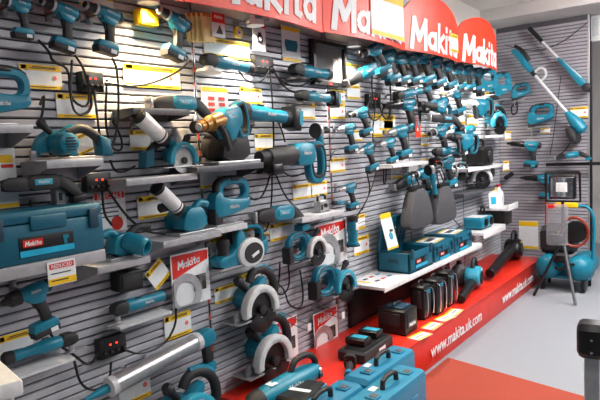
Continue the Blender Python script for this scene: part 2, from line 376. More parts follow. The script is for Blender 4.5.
def circ_saw(side=1, guard='guard_white', blade='black', mini=False):
    """side=1: blade faces the viewer when the nose points left; side=-1: blade on the far side (motor faces the viewer)"""
    s = side; r = empty('circular_saw'); br = .066 if mini is True else .082
    Y = lambda a, b: (min(-s*a, -s*b), max(-s*a, -s*b))
    bp = MB().box((-.005, s*.010, -.062), (.27, .095, .005), .001).build('base_plate', 'silver', r)
    MB().prof([(-.13, -.06), (-.10, -.06), (-.10, -.02), (-.125, -.02)], *Y(.0, .012), .002).build('depth_bracket', 'steel', r)
    if blade: MB().lathe([(0, br), (.003, br)], (-.005, -s*.028, -.03), (0, s, 0), 28).build('blade', blade, r)
    R, r2, cx, cz = .098, .068, -.005, -.03
    n = 18; o = [(cx+R*math.cos(PI*(-.06+1.12*i/n)), cz+R*math.sin(PI*(-.06+1.12*i/n))) for i in range(n+1)]
    inn = [(cx+r2*math.cos(PI*(1.06-1.12*i/n)), cz+r2*math.sin(PI*(1.06-1.12*i/n))) for i in range(n+1)]
    g = MB().prof(o+inn, *Y(.018, .048), .006).build('blade_guard', guard, r)
    MB().prof([(cx+R*.97*math.cos(a), cz+R*.97*math.sin(a)) for a in [PI*k/16 for k in range(17)]], *Y(.012, .022), .002).build('guard_back', guard, r)
    MB().lathe([(0, .018), (.012, .018), (.014, .01)], (cx, -s*.034, cz), (0, -s, 0), 14).build('blade_flange', 'rubber', r)
    nn = 14; lo = [(cx+.086*math.cos(PI*(1.15+.75*i/nn)), cz+.086*math.sin(PI*(1.15+.75*i/nn))) for i in range(nn+1)]; li = [(cx+.03*math.cos(PI*(1.9-.75*i/nn)), cz+.03*math.sin(PI*(1.9-.75*i/nn))) for i in range(nn+1)]
    if blade and mini is not True: MB().prof(lo+li, *Y(.032, .040), .001).build('lower_guard', 'black', r)
    m = MB().lathe([(0, .047), (.03, .048), (.075, .045), (.10, .042), (.108, .03)], (-.005, s*-.012, .005), (0, s, 0), 20).build('motor_housing', 'teal', r)
    b = MB()
    for k in range(5): b.box((-.005, s*.0975, -.022+k*.012), (.05-abs(k-2)*.006, .006, .005), 0)
    b.build('vents', 'black', m)
    MB().prof([(-.055, .0), (.0, .06), (.05, .09), (.065, .075), (.05, .03), (.02, -.02), (-.04, -.02)], -.022+s*.012, .022+s*.012, .008, 1).build('neck', 'teal', r)
    if mini == 'compact':
        o, i = D_loop(.145, .03, .20, .17, .030, pw=2.6); MB().ring(o, i, s*.012-.022, s*.012+.022, .007).build('handle', 'teal', r)
        o, i = D_loop(.145, .034, .185, .155, .012, pw=2.6); MB().ring(o, i, s*.012-.025, s*.012+.025, .006).build('handle_grip', 'rubber', r)
        MB().prof([(.215, .05), (.258, .04), (.258, -.055), (.215, -.055)], s*.012-.034, s*.012+.034, .010).build('battery', 'rubber', r)
    elif mini:
        MB().tube([(.02, s*.02, .05), (.09, s*.02, .075), (.16, s*.02, .04), (.19, s*.02, -.01)], .021, 10).build('handle', 'rubber', r)
        MB().prof([(.16, .04), (.215, .02), (.225, -.055), (.17, -.05)], s*.02-.034, s*.02+.034, .008).build('battery', 'teal_case', r)
    else:
        MB().tube([(-.02, s*.012, .075), (.0, s*.012, .115), (.06, s*.012, .118), (.115, s*.012, .085), (.135, s*.012, .02), (.12, s*.012, -.015), (.07, s*.012, -.01)], .0175, 10).build('handle', 'rubber', r)
        MB().tube([(.005, s*.012, .129), (.06, s*.012, .132), (.115, s*.012, .100)], .010, 8).build('handle_trim', 'teal', r)
    MB().lathe([(0, .012), (.03, .014), (.055, .021), (.07, .014)], (-.04, s*.012, .05), (-.7, 0, .7), 12).build('front_knob', 'rubber', r)
    logo(r, cx, cz+.076, -.0492, .06, 0, s)
    return r, (-.14, -.062), (.13, -.062)
def jigsaw(blade=True):
    r = empty('jigsaw')
    o, i = D_loop(.035, .045, .20, .13, .032); MB().ring(o, i, -.021, .021, .007).build('handle', 'teal', r)
    o, i = D_loop(.03, .05, .21, .135, .02); MB().ring(o, i, -.017, .017, .006).build('grip_cover', 'rubber', r)
    MB().prof([(-.095, -.06), (-.10, .03), (-.06, .06), (-.03, .02), (.10, .01), (.13, .02), (.13, -.03), (.06, -.045), (-.03, -.06)], -.03, .03, .010, 1).build('body', 'teal', r)
    MB().prof([(-.098, -.085), (-.05, -.085), (-.05, -.03), (-.098, -.02)], -.026, .026, .005).build('gear_case', 'rubber', r)
    MB().box((-.02, 0, -.092), (.17, .075, .007), .001).build('base_plate', 'silver', r)
    if blade: MB().prof([(-.083, -.09), (-.075, -.09), (-.075, -.16), (-.083, -.165)], -.001, .001, 0).build('blade', 'silver', r)
    MB().box((.04, -.0225, .10), (.05, .006, .012), .002).build('switch', 'black', r)
    logo(r, .02, -.018, -.0305, .08)
    return r, (-.105, -.095), (.07, -.095)
def planer():
    r = empty('power_planer')
    MB().prof([(-.15, -.055), (-.15, -.01), (-.05, .0), (-.04, .09), (.0, .09), (.02, .02), (.12, .02), (.15, .04), (.15, -.02), (.13, -.045), (-.02, -.055)], -.038, .038, .008, 1).build('body', 'teal', r)
    o, i = D_loop(.05, .055, .20, .12, .028); MB().ring(o, i, -.019, .019, .006).build('handle', 'rubber', r)
    o, i = D_loop(.05, .045, .185, .115, .02); MB().ring(o, i, -.022, .022, .006).build('handle_core', 'teal', r)
    b = MB().at((.03, -.036, -.012), (0, -.28, 0)).lathe([(0, .062), (.012, .060), (.016, .052)], (0, 0, 0), (0, -1, 0), 28)
    b.v = [(x*1.3-.009, y, z) for x, y, z in b.v]; c = b.build('belt_cover', 'guard_white', r)
    b = MB().at((.035, -.05, -.014), (0, -.28, 0)).lathe([(0, .044), (.006, .042)], (0, 0, 0), (0, -1, 0), 28)
    b.v = [(x*1.3-.0105, y, z) for x, y, z in b.v]; b.build('cover_plate', 'rubber', c)
    MB().at((.04, -.058, -.02), (0, -.35, 0)).box((0, 0, 0), (.045, .003, .012), 0).build('cover_label', 'paper', c)
    MB().lathe([(0, .026), (.02, .024), (.045, .029), (.06, .026), (.064, .01)], (-.09, 0, -.005), (0, 0, 1), 14).build('depth_knob', 'rubber', r)
    MB().box((0, 0, -.058), (.30, .08, .008), .001).build('base_plate', 'silver', r)
    return r, (-.15, -.06), (.15, -.06)
def hammer(nose='rubber', body='teal', inline=False):
    r = empty('rotary_hammer')
    if inline:
        MB().lathe([(-.26, .012), (-.255, .026), (-.21, .028), (-.205, .036), (-.04, .042), (-.02, .036)], seg=18).build('front_barrel', 'rubber', r)
        MB().prof([(-.05, .048), (.06, .05), (.09, .03), (.085, -.045), (.0, -.05), (-.05, -.04)], -.04, .04, .012, 1).build('body', body, r)
        o, i = D_loop(.125, -.04, .13, .19, .028); MB().ring(o, i, -.019, .019, .006).build('handle', 'teal', r)
        o, i = D_loop(.132, -.035, .12, .16, .018); MB().ring(o, i, -.022, .022, .006).build('handle_grip', 'rubber', r)
        MB().box((-.16, -.0, -.05), (.07, .05, .05), .01).build('depth_stop', 'black', r)
        logo(r, .02, .006, -.042, .075)
        return r, (-.26, 0), (.19, -.02)
    MB().lathe([(-.235, .012), (-.232, .021), (-.20, .022), (-.198, .027), (-.165, .029), (-.16, .025), (-.15, .036), (-.09, .040), (-.06, .038)], seg=18).build('chuck', nose, r)
    MB().lathe([(-.24, .016), (-.225, .0165)], seg=14).build('chuck_ring', 'guard_white', r)
    MB().prof([(-.085, .045), (.05, .048), (.085, .03), (.085, -.04), (.04, -.06), (.0, -.10), (-.05, -.10), (-.06, -.05), (-.085, -.04)], -.037, .037, .012, 1).build('body', body, r)
    MB().prof([(-.055, -.05), (.0, -.05), (.005, -.115), (-.05, -.115)], -.03, .03, .008).build('motor_case', 'rubber', r)
    o, i = D_loop(.12, -.025, .11, .18, .026); MB().ring(o, i, -.017, .017, .006).build('handle', 'rubber', r)
    o, i = D_loop(.112, -.025, .11, .175, .016); MB().ring(o, i, -.019, .019, .005).build('handle_frame', 'teal', r)
    MB().tube([(-.12, -.03, -.02), (-.12, -.05, -.05), (-.12, -.06, -.13)], .015, 8).build('side_handle', 'rubber', r)
    MB().box((-.01, -.0375, .005), (.08, .004, .03), .001).build('badge', 'teal_light', r)
    logo(r, -.01, .006, -.040, .065)
    return r, (-.235, 0), (.175, 0)
def recip(body='teal'):
    r = empty('reciprocating_saw')
    MB().prof([(-.20, .018), (-.15, .032), (-.06, .036), (-.05, -.034), (-.14, -.036), (-.20, -.024)], -.028, .028, .010, 1).build('gear_housing', 'rubber', r)
    MB().prof([(-.08, .038), (.06, .042), (.09, .03), (.09, -.03), (.05, -.038), (-.08, -.036)], -.032, .032, .010, 1).build('body', body, r)
    MB().prof([(.07, .035), (.12, .03), (.20, -.04), (.215, -.085), (.17, -.085), (.10, -.03), (.07, -.03)], -.02, .02, .008, 1).build('grip', 'rubber', r)
    MB().prof([(.155, -.08), (.225, -.075), (.22, -.11), (.15, -.115)], -.032, .032, .006).build('battery', 'teal' if body == 'teal' else 'black', r)
    MB().box((-.215, 0, -.002), (.016, .055, .055), .003).build('shoe', 'silver', r)
    MB().prof([(-.30, -.006), (-.22, -.008), (-.22, .008), (-.29, .006)], -.001, .001, 0).build('blade', 'silver', r)
    MB().box((0, -.0325, .004), (.09, .004, .028), .001).build('badge', 'teal_light', r)
    logo(r, 0, .005, -.035, .075)
    return r, (-.205, 0), (.215, -.06)
def sander(kind='teal'):
    r = empty('orbital_sander')
    MB().box((0, 0, -.075), (.20, .10, .012), .002).build('base_plate', 'silver', r)
    MB().prof([(-.07, -.07), (.07, -.07), (.06, -.01), (.03, .03), (-.04, .03), (-.065, 0)], -.04, .04, .012, 1).build('body', kind, r)
    m = MB().lathe([(0, .046), (.05, .044), (.09, .042), (.10, .036), (.10, .028), (.07, .026)], (.005, -.03, -.01), (.35, -.85, -.25), 20).build('motor_housing', kind, r)
    MB().lathe([(.066, .025), (.068, .010)], (.005, -.03, -.01), (.35, -.85, -.25), 16).build('motor_vent', 'black', m)
    MB().tube([(.03, 0, .01), (.08, .0, .045), (.15, 0, .04)], .019, 10).build('handle', 'rubber', r)
    MB().tube([(-.03, 0, .02), (-.06, 0, .045), (-.10, 0, .03)], .017, 10).build('front_grip', kind, r)
    return r, (-.10, -.08), (.10, -.08)
def router(body='silver'):
    r = empty('router')
    MB().box((0, 0, -.07), (.17, .11, .008), .001).build('base_plate', 'steel', r)
    MB().prof([(-.07, -.065), (.07, -.065), (.07, .02), (.045, .04), (-.045, .04), (-.07, .02)], -.04, .04, .008).build('body', body, r)
    MB().lathe([(0, .02), (.012, .02), (.014, .012)], (.01, -.04, -.01), (0, -1, 0), 14).build('knob', 'black', r)
    o = [(-.055, .03), (-.05, .085), (.06, .085), (.07, .03)]
    MB().tube([(p[0], 0, p[1]) for p in o], .011, 8, 1).build('handle', 'black', r)
    MB().box((-.045, -.043, -.025), (.02, .008, .05), .002).build('scale_plate', 'rubber', r)
    return r, (-.085, -.07), (.085, -.07)
def trimmer_router():
    r = empty('laminate_trimmer')
    MB().lathe([(-.10, .040), (-.085, .042), (-.08, .034), (-.02, .034), (.0, .038), (.06, .038), (.07, .034)], seg=18, ax=(0, 0, 1)).build('body', 'teal', r)
    MB().lathe([(.065, .040), (.095, .040), (.10, .030), (.102, .02)], seg=18, ax=(0, 0, 1)).build('top_cap', 'rubber', r)
    MB().lathe([(-.108, .05), (-.10, .05)], seg=18, ax=(0, 0, 1)).build('base_ring', 'rubber', r)
    MB().box((0, -.037, .03), (.03, .006, .05), .001).build('badge', 'paper', r)
    return r, (0, .10), (0, -.108)
def canister():
    r = empty('canister')
    MB().lathe([(-.095, .038), (-.09, .04), (.09, .04), (.095, .038)], seg=22).build('barrel', 'white', r)
    MB().lathe([(-.118, .034), (-.115, .041), (-.093, .041)], seg=22).build('end_cap', 'black', r)
    MB().lathe([(.07, .0408), (.078, .0408)], seg=22).build('band', 'black', r)
    MB().lathe([(.093, .041), (.118, .041), (.12, .032), (.105, .03)], seg=22).build('end_ring', 'rubber', r)
    return r, (-.118, 0), (.12, 0)
def strimmer(kind=0):
    r = empty('grass_trimmer')
    MB().lathe([(.05, .012), (.55, .012)], seg=10).build('pole', 'guard_white', r)
    MB().lathe([(.04, .018), (.12, .018)], seg=10).build('pole_sleeve', 'black', r)
    if kind == 0:
        MB().prof([(-.16, .015), (-.10, .034), (.05, .024), (.08, .018), (.08, -.018), (.0, -.024), (-.08, -.016), (-.16, -.018)], -.035, .035, .010, 1).build('motor_housing', 'teal', r)
        MB().tube([(.10, 0, .01), (.09, 0, .06), (.13, 0, .085), (.18, 0, .06), (.18, 0, .01)], .010, 8).build('loop_handle', 'guard_white', r)
        MB().tube([(-.17, -.01, .03), (-.10, -.03, .055), (.0, -.02, .045)], .014, 8).build('rear_grip', 'black', r)
        MB().lathe([(.5, .02), (.55, .034), (.62, .05), (.68, .045), (.70, .02)], seg=16).build('head', 'teal', r)
        MB().prof([(.60, -.03), (.72, -.05), (.74, -.10), (.62, -.09)], -.10, .10, .008, 1).build('guard', 'rubber', r)
    else:
        MB().prof([(-.06, .018), (.07, .018), (.07, -.018), (-.06, -.018)], -.022, .022, .006).build('battery', 'black', r)
        MB().prof([(.33, .018), (.50, .030), (.62, .036), (.68, .024), (.68, -.024), (.60, -.03), (.48, -.02), (.33, -.016)], -.035, .035, .010, 1).build('motor_housing', 'teal', r)
        MB().prof([(.66, .035), (.72, .04), (.73, -.03), (.66, -.03)], -.05, .05, .008, 1).build('head', 'rubber', r)
        MB().prof([(.35, .016), (.50, .028), (.60, .034), (.60, .026), (.50, .020)], -.037, .037, .002).build('stripe', 'guard_white', r)
    return (r, (-.16, 0), (.62, 0)) if kind == 0 else (r, (-.02, 0), (.66, 0))
def blower(col='teal', nl=.45):
    r = empty('leaf_blower')
    MB().prof([(-.06, -.06), (-.10, .0), (-.06, .07), (.04, .09), (.11, .05), (.12, -.03), (.06, -.08)], -.06, .06, .018, 1).build('body', col, r)
    MB().lathe([(0, .05), (.012, .05), (.016, .035)], (.0, -.058, .0), (0, -1, 0), 18).build('air_intake', 'black', r)
    MB().tube([(-.02, 0, .08), (.0, 0, .14), (.09, 0, .14), (.13, 0, .05)], .016, 8).build('handle', 'rubber', r)
    MB().lathe([(.06, .042), (.10, .040), (nl, .032), (nl+.02, .034), (nl+.025, .028)], (0, 0, -.03 if nl < .6 else .02), (-1, 0, -.06), 14).build('nozzle', 'black', r)
    MB().box((.14, 0, -.03), (.06, .07, .09), .01).build('battery', 'black', r)
    MB().box((.02, -.063, .062), (.04, .006, .012), .001).build('badge', 'yellow' if col == 'black' else 'paper', r)
    return r, (-.47, -.08), (.14, -.02)
BUILD = dict(drill=drill, grinder=grinder, circ_saw=circ_saw, jigsaw=jigsaw, planer=planer, hammer=hammer, recip=recip, sander=sander, router=router, trimmer_router=trimmer_router, canister=canister, strimmer=strimmer, blower=blower)
def get(kind, args):
    k = (kind,)+tuple(args)
    if k not in LIB:
        r, a, b = BUILD[kind](*args); LIB[k] = [r, Vector(a), Vector(b), False]
    L = LIB[k]
    if not L[3]: L[3] = True; return L[0], L[1], L[2]
    return copy_tree(L[0]), L[1], L[2]
def bracket(root, M, back, off=(0, 0)):
    """steel security bracket from the wall to the back of the tool, a part of the tool"""
    c = M.translation; b = MB()
    y0 = SF-.001; y1 = c.y-.005
    if back == 'y':
        b.box((c.x+off[0], (y0+y1)/2, c.z+off[1]), (.016, abs(y1-y0), .010), .001); b.box((c.x+off[0], y0-.002, c.z+off[1]), (.03, .004, .06), .001)
    else:
        x0 = XE-.006; x1 = c.x+.005
        b.box(((x0+x1)/2, c.y+off[0], c.z+off[1]), (abs(x0-x1), .016, .010), .001); b.box((x0-.002, c.y+off[0], c.z+off[1]), (.004, .03, .06), .001)
    I = M.inverted(); b.v = [tuple(I @ Vector(v)) for v in b.v]
    o = b.build('wall_bracket', 'steel', root); o['own'] = 1
def place(kind, p1, p2, label, cat, y=-.13, yaw=0, args=(), hang=True, name=None, group=None, scale=None, xplane=None, off=(0, 0), on=None, lift=0):
    """put a tool with its two reference points on two sight lines, in an upright plane at its own distance (y from the wall, or xplane)"""
    mx, my = (p1[0]+p2[0])/2, (p1[1]+p2[1])/2
    C = PY(mx, my, y) if xplane is None else PX(mx, my, xplane)
    r, a, b = get(kind, args)
    yw = math.radians(yaw); h = Vector((math.cos(yw), math.sin(yw), 0)); n = Vector((-h.y, h.x, 0))
    def hit(p):
        d = ray(*p); t = (C-CAM).dot(n)/d.dot(n); q = CAM+d*t-C; return Vector((q.dot(h), q.z))
    u1, u2 = hit(p1), hit(p2); du, dl = u2-u1, b-a
    s = scale or du.length/dl.length
    ang = math.atan2(du.y, du.x)-math.atan2(dl.y, dl.x)
    if on is not None: ang = 0
    ca, sa = math.cos(ang), math.sin(ang); m = (a+b)/2*s; um = (u1+u2)/2
    o2 = um-Vector((ca*m.x-sa*m.y, sa*m.x+ca*m.y))
    loc = C+h*o2.x+Vector((0, 0, o2.y))
    if on is not None: loc.z = on+.001+lift*s-(a.y+b.y)/2*s
    r.location = loc; r.rotation_euler = (0, -ang, yw); r.scale = (s, s, s)
    if name: r.name = name
    for k in ('label', 'category', 'group'):
        if k in r: del r[k]
    tag(r, label, cat, group)
    if hang:
        from mathutils import Euler
        M = Matrix.Translation(loc) @ Euler((0, -ang, yw)).to_matrix().to_4x4() @ Matrix.Diagonal((s, s, s, 1))
        bracket(r, M, 'y' if xplane is None else 'x', off)
    return r
# ------------------------------------------------------------------ cards, shelves, cables, boxes
def card(x0, y0, x1, y1, label, y=SF-.004, rot=0, kind='price', xplane=None, cat='price tag', name='price_tag', group=None, lean=0):
    mx, my = (x0+x1)/2, (y0+y1)/2
    f = (lambda p, q: PY(p, q, y)) if xplane is None else (lambda p, q: PX(p, q, xplane))
    C = f(mx, my); W = (f(x1, my)-f(x0, my)).length; H = abs(f(mx, y1).z-f(mx, y0).z)
    if rot:
        d = ((x1-x0)+(y1-y0))/((x1-x0)*(abs(math.cos(rot))+abs(math.sin(rot)))+(y1-y0)*(abs(math.cos(rot))+abs(math.sin(rot)))); W *= d; H *= d
    r = empty(name, C); r.rotation_euler = (lean, -rot, 0 if xplane is None else -PI/2); tag(r, label, cat, group)
    MB().box((0, 0, 0), (W, .003, H), 0).build('card', 'paper', r, False)
    q = lambda m, cx, cz, w, h, nm: MB().box((cx*W, -.0022, cz*H), (w*W, .0012, h*H), 0).build(nm, m, r, False)
    if kind == 'price':
        q('yellow', 0, .375, .98, .23, 'header_band'); q('yellow', 0, -.42, .98, .15, 'footer_band')
        for k, (cx, cz, w_) in enumerate([(.08, .40, .55), (.05, .345, .62), (0, -.42, .7)]): MB().box((cx*W, -.0031, cz*H), (w_*W, .0006, .035*H), 0).build('print_line', 'ink', r, False)
        q('grey_light', -.40, .375, .12, .16, 'logo_mark')
        if random.random() < .5: MB().lathe([(0, .095*min(W, H)), (.001, .095*min(W, H))], (.32*W, -.0018, -.02*H), (0, -1, 0), 14).build('stamp', 'stamp', r)
    elif kind == 'yellow_top':
        q('yellow', 0, .40, .98, .17, 'header_band'); q('yellow', 0, -.44, .98, .09, 'footer_band')
    elif kind == 'icons':
        q('yellow', 0, .41, .98, .15, 'header_band')
        for a in (-.3, .1):
            for c in (.1, -.1, -.3): MB().box(((a+.15)*W, -.0028, c*H), (.24*W, .001, .12*H), 0).build('icon', 'ink_red', r, False)
    elif kind == 'reduced':
        q('red_pack', 0, .30, .86, .22, 'header_band'); q('yellow', 0, -.34, .98, .26, 'footer_band')
        letters('REDUCED', 'paper', r, (0, -.003, .30*H), .74*W, bold=.01, shear=0)
        MB().box((-.1*W, -.0031, -.30*H), (.6*W, .0006, .05*H), 0).build('print_line', 'ink', r, False); MB().box((-.05*W, -.0031, 0), (.7*W, .0006, .04*H), 0).build('print_line', 'ink', r, False)
    elif kind == 'specials':
        q('red_pack', 0, .41, .96, .16, 'header_band'); letters('SPECIALS', 'paper', r, (0, -.003, .41*H), .8*W, bold=.01, shear=0)
        MB().lathe([(0, .2*W), (.001, .2*W)], (.18*W, -.0018, -.30*H), (0, -1, 0), 18).build('stamp', 'ink_red', r)
        for k in range(4): MB().box((-.05*W, -.0028, (.22-k*.11)*H), (.6*W, .0006, .03*H), 0).build('print_line', 'navy', r, False)
    elif kind == 'poster':
        q('yellow', 0, .32, .7, .13, 'header_band'); q('ink_red', .05, .2, .6, .06, 'red_band'); q('yellow', 0, -.46, .98, .07, 'footer_band')
        b = MB().prof([(.0, .0), (.3*W, .0), (.3*W, -.06*H), (.16*W, -.06*H), (.14*W, -.16*H), (.2*W, -.18*H), (.2*W, -.22*H), (.04*W, -.22*H), (.04*W, -.18*H), (.07*W, -.06*H), (0, -.05*H)], -.0026, -.0018); b.build('tool_picture', 'navy', r, False)
    elif kind == 'battery':
        q('yellow', 0, .43, .98, .11, 'header_band'); q('yellow', 0, -.44, .98, .09, 'footer_band')
        b = MB().prof([(-.32*W, .12*H), (.32*W, .12*H), (.36*W, .0), (.28*W, -.2*H), (-.28*W, -.2*H), (-.36*W, 0)], -.0026, -.0018); o = b.build('battery_picture', 'teal', r, False)
    return r
def shelf(p0, p1, depth, label, m='shelf', lip=.03, th=.006, gus=.09, name='wall_shelf', bl=True):
    a, b = PY(p0[0], p0[1], -depth), PY(p1[0], p1[1], -depth); z = (a.z+b.z)/2; x0, x1 = min(a.x, b.x), max(a.x, b.x)
    r = empty(name, ((x0+x1)/2, SF, z)); tag(r, label, 'shelf')
    L = x1-x0; d = depth+SF
    MB().box((0, -d/2-.001, -th/2), (L, d, th), .001).build('top_plate', m, r)
    if lip: MB().box((0, -d, -lip/2), (L, .004, lip), .001).build('front_lip', m, r)
    if gus:
        for s in (-1, 1):
            g = MB(); g.M = Matrix.Rotation(-PI/2, 4, 'Z'); g.prof([(.001, -th), (d*.95, -th), (d*.95, -lip), (.001, -gus)], s*(L/2-.004)-.0015, s*(L/2-.004)+.0015); g.build('side_gusset', m, r, False)
    MB().box((0, -.003, -max(gus, .03)/2), (L*.98, .004, max(gus, .03)), .001).build('back_plate', m, r)
    return r, z, x0, x1
def cable(pts, label, r=.005, m='black', name='security_cable', y=-.07, cat='cable', sm=2, seg=6):
    P = []
    for p in pts:
        if len(p) == 2: P.append(PY(p[0], p[1], y))
        else: P.append(PY(p[0], p[1], p[2]))
    o = MB().tube(P, r, seg, sm).build(name, m); tag(o, label, cat); return o
def alarm(x0, y0, x1, y1, label, xp=None):
    a = PY(x0, (y0+y1)/2, -.05); b = PY(x1, (y0+y1)/2, -.05); t = PY((x0+x1)/2, y0, -.05); u = PY((x0+x1)/2, y1, -.05)
    W, H = b.x-a.x, t.z-u.z; C = (a+b)/2
    r = empty('alarm_box', (C.x, SF-.0005, (t.z+u.z)/2)); tag(r, label, 'alarm box')
    MB().box((0, -.0225, 0), (W, .045, H), .004).build('housing', 'black', r)
    for k in range(4):
        MB().lathe([(0, .007), (.012, .007), (.014, .004)], ((-.36+.24*k)*W, -.045, -.22*H), (0, -1, 0), 8).build('plug_socket', 'rubber', r)
        if k in (1, 2): MB().box(((-.36+.24*k)*W, -.0465, .15*H), (.008, .004, .006), 0).build('indicator_light', 'led', r)
    return r

# ================================================================== SHELVES
SA = shelf((-25, 125), (33, 124), .22, 'short grey shelf at the left edge carrying a teal jigsaw')
SB = shelf((46, 161), (103, 158), .21, 'grey steel shelf holding the teal saw with a vented round motor')
SCS = shelf((-20, 271), (105, 251), .27, 'long grey shelf under the big dark teal tool case', lip=.045)
SD = shelf((97, 266), (150, 257), .20, 'grey shelf to the right of the tool case, holding a sander')
SE = shelf((126, 178), (197, 174), .20, 'grey shelf holding the small saw with a white blade', gus=.06)
SFX = shelf((163, 240), (221, 232), .20, 'grey shelf above the red and white blade pack on the left panel')
SG = shelf((197, 171), (263, 159), .22, 'dark shelf under the black and teal saw by the first joint post', 'shelf_dark')
SH = shelf((213, 230), (247, 222), .16, 'small pale shelf under the teal jigsaw with a closed handle', 'grey_light', gus=.04)
SI = shelf((212, 276), (263, 262), .17, 'clear acrylic shelf under the power planer', 'clear', lip=.02, gus=.04)
SJ = shelf((120, 327), (172, 311), .12, 'thin pale shelf under the slim teal multi tool', 'grey_light', lip=.012, gus=.02)
SK = shelf((8, 380), (75, 358), .14, 'thin pale shelf under the slim teal grinder at bottom left', 'grey_light', lip=.012, gus=.02)
SM = shelf((133, 109), (189, 108), .17, 'dark narrow shelf under the cordless reciprocating saw', 'shelf_dark', lip=.03, gus=.05)
SN = shelf((302, 219), (344, 209), .17, 'pale shelf under the silver router with a black top handle', 'grey_light', gus=.03)
SR = shelf((393, 167), (428, 158), .20, 'white shelf on the third panel above the grey net bags', 'shelf_white', gus=.03)
SS = shelf((485, 138), (511, 132), .22, 'white shelf near the corner under the topmost teal saw', 'shelf_white', gus=.03)
ST = shelf((468, 170), (508, 162), .26, 'white shelf near the corner under the black backpack vacuum', 'shelf_white', gus=.03)
SU = shelf((464, 193), (498, 187), .20, 'dark shelf near the corner under the saw with a white guard', 'shelf_dark', gus=.06)
# long white display shelf
dz = .612
sh = tag(empty('display_shelf', (4.4, SF, dz)), 'long white display shelf carrying the dark teal tool cases', 'shelf')
MB().box((0, -.17, -.012), (1.93, .335, .024), .003).build('top_board', 'shelf_white', sh)
MB().box((0, -.338, -.018), (1.93, .006, .036), .001).build('front_edge', 'white', sh)
for x in (-.9, -.3, .3, .9): MB().at((x, 0, 0), (0, 0, -PI/2)).prof([(.001, -.024), (.28, -.024), (.28, -.03), (.001, -.05)], -.003, .003).build('support_bracket', 'black', sh, False)
s2 = tag(empty('corner_shelf', (5.75, SF, .70)), 'short white shelf at the far end of the display shelf ', 'shelf')
MB().box((0, -.17, -.015), (.66, .33, .03), .003).build('top_board', 'shelf_white', s2)
MB().box((0, -.337, -.03), (.66, .006, .06), .001).build('front_edge', 'white', s2)

# ================================================================== TOOLS, LEFT PANEL
HT = 'drill'
place('drill', (20, 4), (23, 37), 'teal cordless drill with dark grip, leftmost on the top row', HT, -.13)
place('drill', (66, 11), (63, 49), 'teal cordless drill on the top row, second from the left edge', HT, -.13)
place('drill', (108, 14), (106, 52), 'teal cordless drill on the top row above the wide yellow-banded tag', HT, -.14)
place('drill', (178, 21), (173, 57), 'teal cordless drill on the top row beside the first joint post', HT, -.14)
place('jigsaw', (-38, 124), (14, 124), 'large teal jigsaw with a thick black handle cut by the left edge', 'jigsaw', -.14, hang=False, on=SA[1], args=(False,))
place('circ_saw', (28, 159), (88, 156), 'teal circular saw seen from its vented round motor side', 'saw', -.12, args=(-1, 'teal', None, True), hang=False, on=SB[1])
place('canister', (136, 114), (165, 140), 'white tilted cylinder canister with black ends above the small saw', 'canister', -.15, yaw=10)
place('canister', (156, 187), (180, 210), 'white tilted cylinder canister with black ends below the small saw', 'canister', -.15, yaw=10)
place('circ_saw', (199, 169), (160, 173), 'small teal trim saw with a white round blade and angled battery', 'saw', -.12, yaw=180, args=(-1, 'teal_light', 'guard_white', True), hang=False, on=SE[1], lift=.036)
place('recip', (150, 96), (211, 112), 'teal reciprocating saw lying on the dark narrow shelf', 'saw', -.11, hang=False, on=SM[1], lift=.005)
place('sander', (104, 262), (142, 256), 'teal palm sander with motor facing out beside the tool case', 'sander', -.11, hang=False, on=SD[1])
place('sander', (172, 236), (208, 232), 'teal tool with an open round motor beneath the white canister', 'sander', -.11, yaw=180, hang=False, name='belt_sander', on=SFX[1])
place('drill', (33, 291), (46, 331), 'dark teal impact wrench hanging head up below the long shelf', 'impact wrench', -.15, args=('wrench',), name='impact_wrench')
place('grinder', (113, 317), (170, 300), 'slim teal multi tool with a black head on a thin shelf', 'multi tool', -.07, args=('slim',), hang=False, name='multi_tool', on=SJ[1], lift=.062)
place('grinder', (76, 347), (4, 371), 'slim teal grinder at bottom left pointing right on a thin shelf', 'grinder', -.08, yaw=180, args=('slim',), hang=False, on=SK[1], lift=.062)
place('circ_saw', (153, 446), (218, 420), 'teal saw with a black loop handle at the bottom of the wall', 'saw', -.22, args=(1, 'teal_light', 'black'))
# tool on top of the case
place('recip', (0, 213), (82, 199), 'black reciprocating saw lying on top of the tool case', 'saw', -.14, args=('rubber',), hang=False, on=SCS[1]+.188, lift=.085)
place('router', (52, 206), (76, 201), 'small chrome and black router on top of the tool case', 'router', -.10, hang=False, on=SCS[1]+.188)

# ================================================================== TOOLS, SECOND PANEL
place('grinder', (203, 59), (252, 69), 'teal polisher with a dark head and white pad', 'polisher', -.10, args=('polisher',), name='polisher')
place('grinder', (233, 110), (290, 118), 'teal cordless angle grinder with a black battery on its tail', 'grinder', -.11, args=('battery',))
place('grinder', (292, 69), (330, 75), 'teal angle grinder left of the black picture frame', 'grinder', -.10)
place('grinder', (298, 95), (332, 99), 'short teal grinder under the black picture frame', 'grinder', -.10, args=('battery',))
place('hammer', (199, 127), (246, 112), 'teal rotary hammer with an amber chuck pointing out beside the first post', 'hammer drill', -.29, yaw=12, args=('amber',), off=(.03, 0))
place('sander', (250, 161), (208, 168), 'black saw with a protruding motor on the dark shelf', 'saw', -.12, yaw=180, args=('rubber',), hang=False, name='rail_saw', on=SG[1])
place('jigsaw', (210, 215), (238, 209), 'teal jigsaw with a closed black handle on a small pale shelf', 'jigsaw', -.09, hang=False, on=SH[1], args=(False,))
place('recip', (254, 217), (305, 220), 'teal saw with black loop front hanging above the price tags', 'saw', -.10)
place('router', (303, 212), (338, 203), 'silver router with a black bar handle on top', 'router', -.09, hang=False, scale=.72, on=SN[1])
place('planer', (214, 273), (263, 259), 'teal power planer with a white oval side cover', 'planer', -.09, hang=False, on=SI[1])
